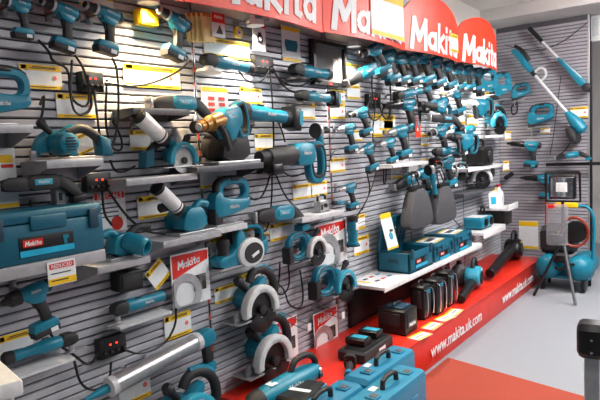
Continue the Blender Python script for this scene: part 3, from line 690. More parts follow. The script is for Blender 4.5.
place('circ_saw', (231, 325), (277, 309), 'teal circular saw with a silver guard, upper of the two stacked saws', 'saw', -.13)
place('circ_saw', (243, 379), (290, 357), 'teal circular saw with a black blade just above the red plinth', 'saw', -.13)
place('circ_saw', (326, 252), (301, 261), 'teal circular saw with a white guard and black blade near the second post', 'saw', -.14, yaw=180, args=(-1, 'guard_white', 'black', 'compact'))
place('circ_saw', (354, 287), (328, 297), 'teal circular saw with a teal guard beside the white display shelf', 'saw', -.14, yaw=180, args=(-1, 'teal_light', 'black', 'compact'))
place('hammer', (258, 158), (323, 157), 'teal rotary hammer with a long black nose across the second panel', 'hammer drill', -.14, args=('rubber', 'teal', True))
place('grinder', (319, 126), (321, 171), 'teal grinder hanging upright with its head at the top', 'grinder', -.12, args=('upright',))

# ================================================================== TOOLS, THIRD PANEL
place('drill', (348, 128), (352, 151), 'teal impact driver beside a white card with a hole', 'impact driver', -.13, yaw=-12, args=('impact',), name='impact_driver')
place('drill', (361, 112), (367, 134), 'teal drill with a dark round chuck below the hanging alarm leads', HT, -.14, yaw=-18)
place('drill', (367, 148), (373, 170), 'teal impact driver with a silver nose in the centre of the third panel', 'impact driver', -.14, yaw=-12, args=('impact',), name='impact_driver')
place('drill', (389, 142), (393, 162), 'teal impact driver just left of the white shelf above the net bags', 'impact driver', -.14, yaw=-12, args=('impact',), name='impact_driver')
place('drill', (349, 187), (353, 208), 'teal impact driver with a silver nose above the laminate trimmer', 'impact driver', -.13, yaw=-12, args=('impact',), name='impact_driver')
place('drill', (374, 48), (385, 73), 'teal drill with a long black chuck, first in the row under the red sign', HT, -.26, yaw=-25)
place('recip', (347, 83), (388, 69), 'teal reciprocating saw tilted upwards beside the black picture frame', 'saw', -.11, yaw=-12)
place('trimmer_router', (352, 216), (353, 246), 'teal laminate trimmer standing upright left of the open case', 'router', -.12)
place('recip', (394, 187), (428, 178), 'dark teal nail gun above the open case', 'nail gun', -.10, yaw=-12, name='nail_gun')
# row under the red sign
row = [((387, 55), (394, 82), 'drill'), ((398, 57), (404, 83), 'drill'), ((410, 58), (416, 83), 'impact'), ((422, 56), (429, 83), 'drill'), ((434, 61), (440, 86), 'drill'),
       ((446, 65), (451, 88), 'drill'), ((456, 68), (461, 90), 'impact'), ((466, 69), (470, 90), 'drill'), ((476, 71), (479, 91), 'impact')]
ordn = ['second', 'third', 'fourth', 'fifth', 'sixth', 'seventh', 'eighth', 'ninth', 'tenth']
for (a, b, k), n in zip(row, ordn):
    place('drill', a, b, 'teal cordless %s, %s from the left in the row under the red sign' % ('driver' if k == 'impact' else 'drill', n), HT, -.17, yaw=-18, args=() if k == 'drill' else (k,), group='drills in the row under the red sign')
# second row
row2 = [((407, 103), (410, 126), 'long', -15, 'teal drill with a long black nose in the second row right of centre'),
        ((440, 103), (445, 124), 'long', -15, 'big teal hammer drill with black nose above the red paper sign'),
        ((425, 86), (430, 103), 'drill', -15, 'dark drill between the two rows under the sign, nearer the frame'),
        ((455, 92), (459, 110), 'impact', -15, 'silver nosed driver between the two rows under the sign'),
        ((400, 130), (404, 152), 'impact', -15, 'teal driver hanging just left of the red paper sign'),
        ((440, 130), (444, 150), 'drill', -15, 'dark teal drill in the tight cluster right of the red paper sign'),
        ((456, 130), (460, 150), 'impact', -15, 'silver and teal driver in the tight cluster right of the red paper sign'),
        ((468, 130), (471, 148), 'drill', -15, 'last drill of the cluster left of the white corner shelves'),
        ((423, 172), (427, 193), 'drill', -15, 'silver trimmed drill hanging over the rear net bag'),
        ((446, 162), (450, 182), 'drill', -15, 'dark drill hanging left of the saw with a white guard')]
for a, b, k, yw, lab in row2: place('drill', a, (a[0]+(b[0]-a[0])*1.22, a[1]+(b[1]-a[1])*1.22), lab, HT, -.16, yaw=yw, args=() if k == 'drill' else (k,))
place('hammer', (462, 103), (493, 106), 'silver grey rotary hammer at the right end of the second row', 'hammer drill', -.16, yaw=-18, args=('guard_white',))
place('jigsaw', (478, 98), (492, 95), 'teal jigsaw hanging at the end of the top row', 'jigsaw', -.18, yaw=-18)
place('jigsaw', (492, 102), (506, 99), 'teal jigsaw next to the corner below the red sign', 'jigsaw', -.22, yaw=-18)
place('circ_saw', (486, 134), (506, 130), 'teal saw with an upright handle on the topmost corner shelf', 'saw', -.14, yaw=-18, hang=False, args=(1, 'teal_light', 'black'), on=SS[1], lift=.052)
place('circ_saw', (466, 190), (494, 187), 'teal saw with a white guard on the dark shelf near the corner', 'saw', -.13, yaw=-40, hang=False, on=SU[1], lift=.052)
place('hammer', (419, 104), (451, 112), 'teal hammer drill with a closed handle in the middle of the second row', 'hammer drill', -.24, yaw=-20, args=('rubber', 'teal', True))
place('recip', (430, 118), (462, 126), 'black bodied saw right of the red paper sign', 'saw', -.30, yaw=-20, args=('rubber',))
place('grinder', (434, 152), (463, 150), 'teal grinder lowest in the tight cluster', 'grinder', -.27, yaw=-20)
place('hammer', (446, 136), (478, 142), 'dark nosed hammer drill over the tight cluster', 'hammer drill', -.36, yaw=-20, args=('rubber',))
place('grinder', (431, 166), (436, 198), 'upright silver headed grinder hanging over the rear net bag', 'grinder', -.29, yaw=-20, args=('upright',))
place('circ_saw', (452, 178), (468, 176), 'small dark saw hanging left of the white guarded saw', 'saw', -.16, yaw=-30, args=(1, 'silver', 'black'))
place('grinder', (333, 203), (347, 203), 'short teal grinder tucked behind the silver nosed driver', 'grinder', -.07, args=('slim',))
place('grinder', (396, 96), (424, 90), 'slim black headed tool crossing between the two drill rows', 'multi tool', -.22, yaw=-15, args=('slim',), name='multi_tool')
# ================================================================== END WALL TOOLS
EX = XE-.10
place('strimmer', (513, 50), (577, 124), 'teal grass trimmer with a white loop handle on the end wall', 'grass trimmer', xplane=EX-.06, yaw=-90, args=(0,))
place('strimmer', (532, 31), (584, 85), 'teal grass trimmer with black top end, upper one on the end wall', 'grass trimmer', xplane=EX, yaw=-90, args=(1,))
place('jigsaw', (528, 129), (548, 126), 'dark teal jigsaw with a yellow mark on the end wall', 'jigsaw', xplane=EX, yaw=-90)
place('drill', (532, 145), (531, 166), 'black drill with teal top and long nose on the end wall', HT, xplane=EX, yaw=-90, args=('long', True))
place('drill', (545, 178), (546, 198), 'black and teal drill beside the floodlight on the end wall', HT, xplane=EX, yaw=-90, args=('long', True))
place('recip', (556, 158), (590, 156), 'dark teal pole tool lying across the black rail', 'saw', xplane=EX-.1, yaw=-90)
place('jigsaw', (512, 102), (526, 99), 'dark teal cordless saw hanging in the corner on the end wall', 'jigsaw', xplane=EX, yaw=-90)

# ================================================================== CARDS AND TAGS
T = [(20, 65, 62, 89, 'wide price tag below the two leftmost drills'), (57, 94, 97, 118, 'price tag just right of the large jigsaw handle'),
     (80, -4, 113, 7, 'price tag cut by the top edge above the third drill'), (125, 66, 181, 88, 'wide price tag above the reciprocating saw shelf'),
     (130, 130, 150, 150, 'price tag behind the upper white canister'), (138, 195, 170, 218, 'price tag behind the lower white canister'),
     (165, 313, 191, 337, 'price tag between the multi tool and the silver caulking tube'), (0, 332, 33, 360, 'price tag at the left edge above the slim grinder'),
     (120, 374, 150, 402, 'price tag under the silver caulking tube'), (200, 167, 222, 188, 'price tag above the jigsaw, left one of the pair'), (222, 166, 244, 184, 'price tag above the jigsaw, right one of the pair'),
     (205, 40, 250, 58, 'wide price tag behind the polisher'), (240, 88, 262, 104, 'price tag above the cordless grinder with battery'), (255, 134, 274, 150, 'price tag above the black nose of the long rotary hammer'),
     (210, 234, 232, 262, 'tall price tag behind the planer knob'), (232, 229, 253, 244, 'price tag above the planer handle'), (215, 285, 238, 301, 'price tag left of the upper stacked circular saw'), (238, 272, 261, 291, 'price tag under the planer shelf'),
     (270, 222, 296, 239, 'price tag above the circular saw with a white guard'), (252, 226, 269, 236, 'narrow price tag right of the planer handle'), (293, 184, 311, 199, 'price tag left of the second post below the hammer'), (312, 181, 327, 196, 'price tag touching the second post below the hammer'),
     (297, 103, 315, 119, 'price tag above the upright grinder'), (330, 103, 345, 119, 'lower one of the two tags right of the second post'), (331, 90, 345, 102, 'upper one of the two tags right of the second post'), (330, 158, 345, 172, 'price tag below the impact driver right of the second post'),
     (347, 64, 361, 78, 'upper one of the two tags right of the picture frame'), (347, 85, 360, 99, 'lower one of the two tags right of the picture frame'), (353, 130, 362, 141, 'price tag partly behind the centre drill'),
     (371, 114, 382, 137, 'tall price tag below the hanging alarm leads'), (384, 115, 395, 133, 'price tag right of the hanging alarm leads'), (399, 70, 405, 84, 'price tag between the third and fourth drills under the sign'),
     (421, 70, 430, 84, 'price tag between the fifth and sixth drills under the sign'), (440, 84, 446, 94, 'price tag under the seventh drill of the row'), (461, 70, 467, 83, 'price tag between the ninth and tenth drills under the sign'),
     (391, 166, 402, 178, 'price tag under the white shelf, left one'), (409, 163, 418, 175, 'price tag under the white shelf, middle one'), (421, 159, 428, 170, 'price tag under the white shelf, right one'), (421, 134, 429, 146, 'price tag below the red paper sign'),
     (459, 107, 465, 124, 'tall price tag at the right end of the cluster'), (467, 115, 478, 125, 'price tag left of the topmost corner shelf'), (354, 236, 369, 254, 'price tag between the blade pack and the open case'), (358, 214, 365, 229, 'small price tag beside the laminate trimmer'),
     (379, 118, 393, 130, 'price tag behind the driver left of the red paper sign'), (449, 169, 455, 176, 'tiny price tag left of the saw with a white guard'), (484, 92, 492, 106, 'price tag behind the jigsaw at the end of the row')]
for x0, y0, x1, y1, lab in T: card(x0, y0, x1, y1, 'white '+lab)
card(145, 258, 171, 290, 'tilted white price tag hanging left of the red blade pack', y=-.05, rot=math.radians(35))
card(72, 130, 96, 156, 'tilted white price tag behind the saw with a vented motor', y=-.06, rot=math.radians(20))
card(202, 87, 228, 116, 'white sheet of small red icons under the polisher', kind='icons', cat='notice', name='notice')
card(282, 27, 300, 62, 'tall white card with a teal battery picture', kind='battery', cat='card', name='product_card')
card(-3, 148, 17, 208, 'tall white poster with a tool picture at the left edge', kind='poster', cat='poster', name='poster', y=-.06)
card(95, 192, 126, 232, 'white leaflet with a red SPECIALS header behind the tool case', kind='specials', cat='leaflet', name='leaflet')
card(48, 260, 76, 284, 'white card reading REDUCED under the long shelf', kind='reduced', cat='card', name='reduced_card', y=-.276)
card(372, -6, 404, 38, 'big white sheet with yellow print on the red sign', kind='yellow_top', cat='notice', name='notice', y=-.366)
card(450, 34, 458, 52, 'small white card with yellow bands on the red sign', kind='price', cat='card', name='product_card', y=-.351)
card(519, 221, 538, 249, 'white poster with yellow top low on the end wall', kind='yellow_top', cat='poster', name='poster', xplane=XE-.012)
card(570, 107, 588, 118, 'price tag on the end wall below the trimmer head', xplane=XE-.012)
card(540, 128, 550, 133, 'narrow orange tag under the jigsaw on the end wall', xplane=XE-.012)
card(505, 131, 511, 140, 'price tag on the edge of the topmost corner shelf', y=-.24)
card(503, 161, 509, 171, 'price tag on the edge of the backpack vacuum shelf', y=-.28)
# red paper sign
o = MB(); c = PY(418, 131, -.21); o.box((0, 0, 0), (.10, .003, .10), 0).box((-.035, 0, .08), (.012, .003, .08), 0); o = o.build('paper_sign', 'red', None, False); o.location = c; tag(o, 'small red paper sign hanging among the drills', 'sign')
def flat_card(px, py, w, d, label, z=BZ+.001, rot=0):
    c = PZ(px, py, z); r = empty('price_tag', c); r.rotation_euler = (0, 0, rot); tag(r, label, 'price tag')
    MB().box((0, 0, .001), (w, d, .002), 0).build('card', 'paper', r, False)
    MB().box((0, d*.38, .0025), (w*.98, d*.2, .001), 0).build('header_band', 'yellow', r, False); MB().box((0, -d*.4, .0025), (w*.98, d*.14, .001), 0).build('footer_band', 'yellow', r, False)
    MB().box((0, 0, .0025), (w*.6, d*.08, .001), 0).build('print', 'ink', r, False)
for (px, py, n) in [(376, 367, 'price tag lying on the plinth before the twin charger'), (420, 336, 'price tag lying on the plinth before the first black pack'), (432, 326, 'price tag lying on the plinth before the second black pack'), (445, 318, 'price tag lying on the plinth before the third black pack'), (454, 312, 'price tag lying on the plinth nearest the blower nozzle')]:
    flat_card(px, py, .17, .10, 'white '+n, rot=random.uniform(-.2, .2))

# ================================================================== BLISTER PACKS, HOOKS
def pack(x0, y0, x1, y1, label, y):
    mx, my = (x0+x1)/2, (y0+y1)/2; C = PY(mx, my, y); W = PY(x1, my, y).x-PY(x0, my, y).x; H = PY(mx, y0, y).z-PY(mx, y1, y).z
    r = empty('blade_pack', C); tag(r, label, 'blade pack')
    MB().box((0, 0, 0), (W, .004, H), 0).build('card', 'paper', r, False)
    t = MB().prof([(-.47*W, .47*H), (.47*W, .47*H), (.47*W, .30*H), (-.47*W, .05*H)], -.004, -.002).build('red_header', 'red_pack', r, False)
    letters('makita', 'paper', t, (-.05*W, -.0045, .31*H), .6*W, (0, -.1, 0))
    MB().box((.22*W, -.0025, -.12*H), (.34*W, .002, .3*H), 0).build('picture', 'ink', r, False)
    b = MB(); n = 22; cx, cz, ro = -.18*W, -.27*H, .42*W
    oo = [(cx+ro*math.cos(2*PI*i/n), max(-.49*H, cz+ro*math.sin(2*PI*i/n))) for i in range(n)]; ii = [(cx+ro*.62*math.cos(2*PI*i/n), max(-.46*H, cz+ro*.62*math.sin(2*PI*i/n))) for i in range(n)]
    oo = [(max(-.49*W, a), c) for a, c in oo]; ii = [(max(-.46*W, a), c) for a, c in ii]
    b.ring(oo, ii, -.010, -.003, .001).build('saw_blade', 'silver', r)
    MB().box((-.1*W, -.011, -.27*H), (W*.7, .012, H*.42), .004).build('blister', 'clear', r)
    MB().tube([(0, SF-y, .46*H), (0, -.03, .46*H)], .003, 6, 0).build('hanger_rod', 'chrome', r)
pack(172, 251, 210, 305, 'red and white blade pack under the grey shelf on the left panel', -.06)
pack(316, 222, 347, 265, 'red and white blade pack above the saw with a teal guard', -.07)
pack(272, 319, 298, 362, 'red and white blade pack behind the lower price hook', -.05)
pack(314, 309, 338, 350, 'red and white blade pack under the display shelf corner', -.05)
def hook(p0, p1, label, lab=True, depth=.2):
    a = PY(p0[0], p0[1], SF-.002); b = PY(p1[0], p1[1], SF-depth); r = empty('price_hook', a); tag(r, label, 'hook'); d = b-a
    MB().tube([(-.012, 0, 0), tuple(d+Vector((-.012, 0, 0)))], .0028, 6, 0).build('rod', 'chrome', r); MB().tube([(.012, 0, .03), tuple(d+Vector((.012, 0, .03)))], .0028, 6, 0).build('label_rod', 'chrome', r)
    MB().box((0, -.002, .012), (.05, .004, .05), .001).build('back_plate', 'steel', r)
    if lab: MB().box(tuple(d+Vector((.012, -.002, .015))), (.035, .003, .045), 0).build('price_label', 'white', r)
hook((279, 317), (308, 330), 'chrome price hook with a white label above the lower blade pack')
hook((314, 308), (342, 318), 'chrome price hook with a white label below the display shelf')
hook((236, 28), (251, 22), 'chrome price hook holding the yellow disc', depth=.18)
hook((258, 22), (270, 20), 'chrome price hook holding the triangular pad pack', depth=.14)
hook((340, 235), (380, 219), 'long chrome hook reaching over the open case', False, .22)
# sanding goods
for k in range(4):
    c = PY(193+k*5, 28, -.055-.02*k); o = MB().box((0, 0, 0), (.085, .016, .14), .002).build('sandpaper_pack', 'cream'); o.location = c
    tag(o, 'cream sanding sheet pack hanging by the first post, %s of four' % ['rearmost', 'second', 'third', 'foremost'][k], 'sandpaper', 'sanding sheet packs')
    MB().box((0, 0, .062), (.084, .0175, .018), .001).build('orange_end', 'orange_edge', o)
r = empty('pad_pack', PY(218, 25, -.13)); tag(r, 'red and white sanding pack in front of the cream packs', 'sandpaper')
MB().box((0, 0, 0), (.095, .006, .125), .001).build('card', 'paper', r); MB().box((0, -.0035, .035), (.094, .002, .05), 0).build('red_header', 'red_pack', r); letters('makita', 'paper', r, (0, -.005, .04), .06)
MB().prof([(-.02, -.045), (.03, -.045), (.008, -.0)], -.005, -.003).build('picture', 'ink', r)
r = empty('pad_pack', PY(259, 37, -.075)); tag(r, 'white pack with a grey triangular sanding pad', 'sandpaper')
MB().box((0, 0, 0), (.11, .006, .16), .001).build('card', 'paper', r); MB().prof([(-.038, -.035), (.038, -.035), (0, .045)], -.010, -.003, .003, 1).build('sanding_pad', 'rubber', r); MB().lathe([(0, .012), (.002, .012)], (0, -.010, -.012), (0, -1, 0), 12).build('pad_hole', 'paper', r); MB().box((0, -.0035, .066), (.108, .002, .026), 0).build('red_header', 'red_pack', r)
o = MB().lathe([(0, .030), (.008, .032), (.016, .030)], (0, 0, 0), (0, -1, 0), 20).build('sanding_disc', 'yellow'); o.location = PY(237, 33, -.12); MB().lathe([(0, .018), (.002, .018)], (0, -.016, 0), (0, -1, 0), 16).build('hub', 'grey_light', o); MB().lathe([(0, .006), (.003, .006)], (0, -.017, 0), (0, -1, 0), 10).build('hole', 'black', o)
tag(o, 'round yellow sanding disc with a grey hub hanging on a hook', 'sanding disc')
# yellow box at the drill nose
o = MB().box((0, 0, 0), (.10, .06, .07), .003).build('yellow_box', 'yellow'); o.location = PY(146, 18, -.06); tag(o, 'yellow cardboard box behind the nose of the drill by the post', 'box'); MB().box((0, -.031, -.015), (.06, .002, .02), 0).build('print', 'ink', o)
# socket box, black sensor box
r = empty('socket_box', PY(180, 137, -.03)); tag(r, 'grey plastic wall box with a white sticker right of the small saw', 'wall box'); MB().box((0, .002, 0), (.075, .036, .085), .004).build('housing', 'grey_light', r); MB().box((0, -.017, -.01), (.03, .002, .03), 0).build('sticker', 'paper', r)
r = empty('sensor_box', PY(127, 280, -.06)); tag(r, 'plain black box under the sander shelf', 'box'); MB().box((0, .002, 0), (.13, .075, .085), .006).build('housing', 'black', r); MB().box((.0, -.037, 0), (.10, .004, .06), .001).build('front_panel', 'rubber', r)
# picture frame
a, b2, t, u = PY(313, 64, -.05), PY(346, 64, -.05), PY(329, 42, -.05), PY(329, 86, -.05); W, H = b2.x-a.x, t.z-u.z
r = empty('picture_frame', ((a.x+b2.x)/2, SF-.001, (t.z+u.z)/2)); tag(r, 'black framed grey panel under the red sign', 'picture frame')
MB().ring([(-W/2, -H/2), (W/2, -H/2), (W/2, H/2), (-W/2, H/2)], [(-W/2+.03, -H/2+.03), (W/2-.03, -H/2+.03), (W/2-.03, H/2-.03), (-W/2+.03, H/2-.03)], -.04, 0, .004).build('frame', 'black', r)
MB().box((0, -.012, 0), (W-.05, .012, H-.05), 0).build('panel', 'grey_screen', r, False); MB().box((.2*W, -.0185, -.1*H), (.12*W, .001, .5*H), 0).build('faint_print', 'grey_light', r); MB().box((-.05*W, -.041, -H/2+.014), (.03, .002, .012), 0).build('red_mark', 'led', r)

# ================================================================== ALARM BOXES AND LEADS
alarm(80, 72, 102, 92, 'black alarm box below the second and third drills')
alarm(85, 173, 110, 192, 'black alarm box above the SPECIALS leaflet')
alarm(98, 336, 125, 356, 'black alarm box with red lights left of the silver caulking tube')
alarm(254, 56, 272, 73, 'black alarm box with red lights below the triangular pad pack')
alarm(260, 162, 277, 173, 'black alarm box under the long rotary hammer nose')
alarm(368, 94, 379, 108, 'black alarm box above the centre drill on the third panel')
alarm(264, 285, 276, 296, 'small black alarm box right of the upper stacked circular saw')
CB = [([(38, 40), (50, 52), (52, 62), (70, 68), (69, 100), (90, 110), (88, 75)], 'black lead from the leftmost drill looping down to the alarm box'),
      ([(75, 55), (84, 68), (92, 100), (90, 112), (76, 116), (70, 98), (72, 60)], 'black lead hanging in a loop under the second drill'),
      ([(112, 58), (118, 70), (119, 120), (112, 150), (104, 152), (100, 140), (94, 90)], 'black lead dropping from the third drill past its tag'),
      ([(105, 83), (140, 87), (172, 76), (190, 62), (186, 55)], 'black lead sweeping from the alarm box up to the drill by the post'),
      ([(107, 80), (105, 120), (110, 148), (122, 152), (122, 138), (112, 120)], 'black lead coiled beside the tilted price tag'),
      ([(40, 105), (45, 92), (42, 118), (38, 122), (48, 135), (55, 140)], 'thick black cord from the large jigsaw'),
      ([(110, 160), (115, 172), (125, 172), (135, 166)], 'black lead running into the small saw battery'),
      ([(102, 190), (104, 215), (112, 225)], 'black lead hanging over the SPECIALS leaflet'),
      ([(108, 190), (125, 215), (145, 232), (165, 234)], 'black lead sagging from the alarm box to the belt sander'),
      ([(60, 200), (55, 222), (50, 225), (35, 215), (30, 200)], 'black cord draped over the front of the tool case'),
      ([(50, 333), (58, 345), (70, 352), (90, 368), (98, 352)], 'black lead from the impact wrench to the alarm box'),
      ([(74, 360), (80, 385), (95, 392), (110, 380), (111, 362)], 'black lead in a wide loop below the alarm box'),
      ([(125, 350), (140, 355), (165, 345), (176, 325), (176, 308)], 'black lead sagging from the alarm box up to the multi tool'),
      ([(238, 70), (248, 83), (262, 82), (270, 70)], 'black lead sagging from the polisher to the alarm box'),
      ([(272, 66), (280, 82), (300, 88), (318, 76)], 'black lead sagging from the alarm box to the grinder by the frame'),
      ([(273, 70), (284, 88), (298, 94)], 'black lead from the alarm box to the short grinder'),
      ([(270, 72), (273, 108), (274, 150), (272, 164)], 'black lead running straight down between the two alarm boxes'),
      ([(276, 118), (282, 130), (285, 142)], 'short black lead under the cordless grinder battery'),
      ([(247, 195), (255, 201), (264, 195), (271, 172)], 'black lead sagging from the alarm box to the jigsaw'),
      ([(272, 173), (272, 200), (268, 230), (262, 232)], 'black lead hanging from the alarm box over the hanging saw'),
      ([(275, 172), (284, 195), (296, 208)], 'black lead slanting from the alarm box to the hanging saw handle'),
      ([(281, 170), (292, 178), (306, 172)], 'black lead sagging below the long rotary hammer'),
      ([(280, 262), (279, 285), (272, 292)], 'black lead hanging below the white guarded circular saw'),
      ([(288, 262), (290, 285), (284, 295), (276, 294)], 'second black lead below the white guarded circular saw'),
      ([(276, 282), (285, 290), (288, 305), (300, 310), (304, 298), (300, 270)], 'black lead looped right of the upper stacked circular saw'),
      ([(278, 345), (282, 355), (290, 366), (294, 370)], 'black lead hanging from the lower stacked circular saw'),
      ([(372, 72), (372, 95), (376, 108), (372, 130), (374, 150)], 'black lead hanging straight down in the middle of the third panel'),
      ([(380, 95), (380, 112), (387, 121), (391, 112), (390, 80)], 'black lead in a narrow loop under the first drills of the row'),
      ([(377, 95), (382, 106), (398, 110), (410, 104)], 'black lead sagging right from the third panel alarm box'),
      ([(367, 173), (371, 192), (360, 212), (356, 217)], 'black lead falling from the silver nosed driver to the trimmer'),
      ([(376, 172), (372, 188), (362, 210)], 'second black lead falling towards the laminate trimmer'),
      ([(384, 165), (383, 185), (386, 182), (386, 166)], 'short black lead loop under the driver left of the white shelf'),
      ([(416, 88), (418, 105), (420, 122)], 'black lead hanging above the red paper sign'),
      ([(480, 115), (488, 122), (502, 102), (508, 92)], 'black lead crossing to the jigsaw in the corner'),
      ([(446, 175), (447, 200), (452, 218), (460, 226)], 'black lead falling beside the rear net bag'),
      ([(510, 138), (517, 150), (516, 182), (508, 190)], 'black lead hanging at the corner shelves')]
alarm(396, 92, 404, 102, 'black alarm box between the two drill rows')
alarm(432, 158, 440, 168, 'black alarm box above the rear net bag')
CB += [([(372, 96), (366, 108), (372, 122), (381, 118), (384, 104)], 'black lead bunched left of the third panel alarm box'), ([(404, 98), (412, 112), (424, 110), (432, 98)], 'black lead sagging under the second drill row'),
       ([(418, 100), (421, 112), (420, 126), (418, 128)], 'thin black lead behind the red paper sign'), ([(440, 165), (446, 180), (444, 195)], 'black lead down to the rear net bag'),
       ([(459, 90), (462, 105), (455, 118)], 'black lead between the drills near the corner'), ([(330, 160), (334, 150), (344, 148)], 'short black lead by the second post')]
for pts, lab in CB: cable(pts, lab, .0055, y=-.075 if 'drill' not in lab else -.10)
# leads on the end wall
def cableX(pts, label, r=.005, m='black', x=XE-.05, name='security_cable'):
    o = MB().tube([PX(p[0], p[1], p[2] if len(p) > 2 else x) for p in pts], r, 6, 2).build(name, m); tag(o, label, 'cable')
cableX([(505, 45), (530, 52), (560, 45), (588, 22)], 'thin black lead arcing across the top of the end wall', .004)
cableX([(561, 76), (558, 100), (553, 140), (550, 155)], 'thin black lead hanging down the middle of the end wall', .004)
cableX([(577, 128), (568, 148), (558, 156)], 'black lead curving from the trimmer head to the rail', .005)
cableX([(516, 96), (518, 112), (512, 116), (511, 106), (516, 104)], 'black cord coiled under the saw in the corner', .008)

# ================================================================== CASES
def toolcase(x0, x1, y0, y1, z0, H, label, lid=True, m='teal_case', loc=None):
    W, Dp = x1-x0, y1-y0; r = empty('tool_case', ((x0+x1)/2, (y0+y1)/2, z0)); tag(r, label, 'tool case')
    f = -Dp/2
    hb = H-.045 if lid else H
    if lid:
        MB().box((0, 0, hb/2), (W, Dp, hb), .008).build('body', m, r)
        MB().box((0, 0, H-.0215), (W, Dp, .043), .010).build('lid', m, r)
        MB().box((0, f-.004, H-.045), (.14, .012, .05), .004).build('front_handle', m, r)
    else:
        b = MB().box((0, 0, .008), (W, Dp, .016), .002)
        for c, d in (((0, f+.009, H/2), (W, .018, H)), ((0, -f-.009, H/2), (W, .018, H)), ((-W/2+.009, 0, H/2), (.018, Dp, H)), ((W/2-.009, 0, H/2), (.018, Dp, H))): b.box(c, d, .004)
        b.build('body', m, r)
        MB().box((0, 0, H*.5), (W-.05, Dp-.05, .05), .01).build('insert', 'rubber', r)
        L = MB().at((0, -f-.01, H), (math.radians(12), 0, 0)).box((0, .0, .135), (W, .03, .27), .008).build('lid', m, r)
        b = MB().at((0, -f-.01, H), (math.radians(12), 0, 0))
        for k in range(6): b.box((-W/2+.05+k*(W-.1)/5, -.018, .135), (.012, .012, .23), .002)
        for k in range(4): b.box((0, -.018, .04+k*.063), (W-.04, .008, .010), .002)
        b.build('lid_ribs', m, L)
    for s in (-1, 1):
        MB().box((s*(W/2-.045), f-.004, hb-.01), (.04, .010, .075), .003).build('latch', 'navy', r)
        MB().box((s*(W/2+.001), 0, hb*.6), (.008, .09, .03), .003).build('side_grip', 'navy', r)
    p = MB().box((-.01, f-.001, hb*.42), (.21, .004, .072), .001).build('label', 'black', r)
    MB().box((-.01, f-.003, hb*.42-.024), (.208, .003, .022), 0).build('cyan_band', 'cyan', p)
    MB().box((-.065, f-.004, hb*.42+.012), (.075, .003, .026), 0).build('red_badge', 'red_pack', p); letters('makita', 'paper', p, (-.065, f-.006, hb*.42+.012), .062, name='logo', bold=.01)
    MB().prof([(.05, hb*.42+.024), (.075, hb*.42+.024), (.075, hb*.42+.012), (.066, hb*.42+.010), (.067, hb*.42-.010), (.055, hb*.42-.010)], f-.005, f-.003).build('tool_picture', 'teal', p)
    return r
z = SCS[1]
a = PY(104, 230, -.265)
toolcase(a.x-.46, a.x, -.265, -.03, z+.001, .185, 'big dark teal tool case with a red and cyan label on the long shelf')
toolcase(3.87, 4.29, -.338, -.06, dz+.001, .155, 'dark teal tool case standing open on the display shelf', lid=False)
toolcase(4.33, 4.73, -.338, -.04, dz+.001, .150, 'closed dark teal tool case right of the open one')
toolcase(4.76, 5.16, -.338, -.04, dz+.001, .160, 'closed dark teal tool case farthest from the open one')
def sheet(c, w, d, label, rot=0):
    r = empty('price_sheet', c); r.rotation_euler = (0, 0, rot); tag(r, label, 'price sheet'); MB().box((0, 0, .001), (w, d, .002), 0).build('paper', 'paper', r, False); MB().box((0, d*.42, .0024), (w*.98, d*.13, .001), 0).build('header_band', 'yellow', r, False); MB().box((0, -d*.44, .0024), (w*.98, d*.1, .001), 0).build('footer_band', 'yellow', r, False); MB().box((0, .02*d, .0024), (w*.7, d*.3, .001), 0).build('print', 'ink', r, False)
sheet((4.52, -.21, dz+.152), .26, .17, 'white price sheet on the case right of the open one', .1)
sheet((4.95, -.21, dz+.162), .26, .17, 'white price sheet on the farthest dark teal case', .1)
# leaflets on the display shelf
r = empty('product_leaflet', (3.65, -.19, dz+.0005)); tag(r, 'white leaflet with small tool pictures on the end of the display shelf', 'leaflet'); MB().box((0, 0, .001), (.34, .25, .002), 0).build('paper', 'paper', r, False); MB().box((-.14, .05, .0024), (.03, .13, .001), 0).build('header_band', 'yellow', r, False)
for k in range(6): MB().prof([(0, 0), (.05, .0), (.055, .02), (.02, .03), (.0, .02)], -.0005, .0005).build('tool_picture', ['ink', 'ink_red', 'teal'][k % 3], r, False); o = r.children[-1]; o.rotation_euler = (-PI/2, 0, 0); o.location = (-.09+.09*(k % 3), .06-.1*(k//3), .003)
r = empty('product_leaflet', (3.98, -.10, dz+.155)); tag(r, 'tall white leaflet with yellow top leaning in the open case', 'leaflet'); r.rotation_euler = (math.radians(-14), 0, 0)
c = PY(389, 231, -.16); r.location = c; MB().box((0, 0, 0), (.17, .003, .28), 0).build('paper', 'paper', r, False); MB().box((0, -.002, .12), (.167, .0015, .04), 0).build('header_band', 'yellow', r, False); MB().box((0, -.002, -.132), (.167, .0015, .014), 0).build('footer_band', 'yellow', r, False)
MB().lathe([(0, .03), (.001, .03)], (.01, -.0015, -.04), (0, -1, 0), 16).build('picture', 'teal_light', r); MB().box((.03, -.002, .0), (.05, .0015, .02), 0).build('print', 'ink', r)
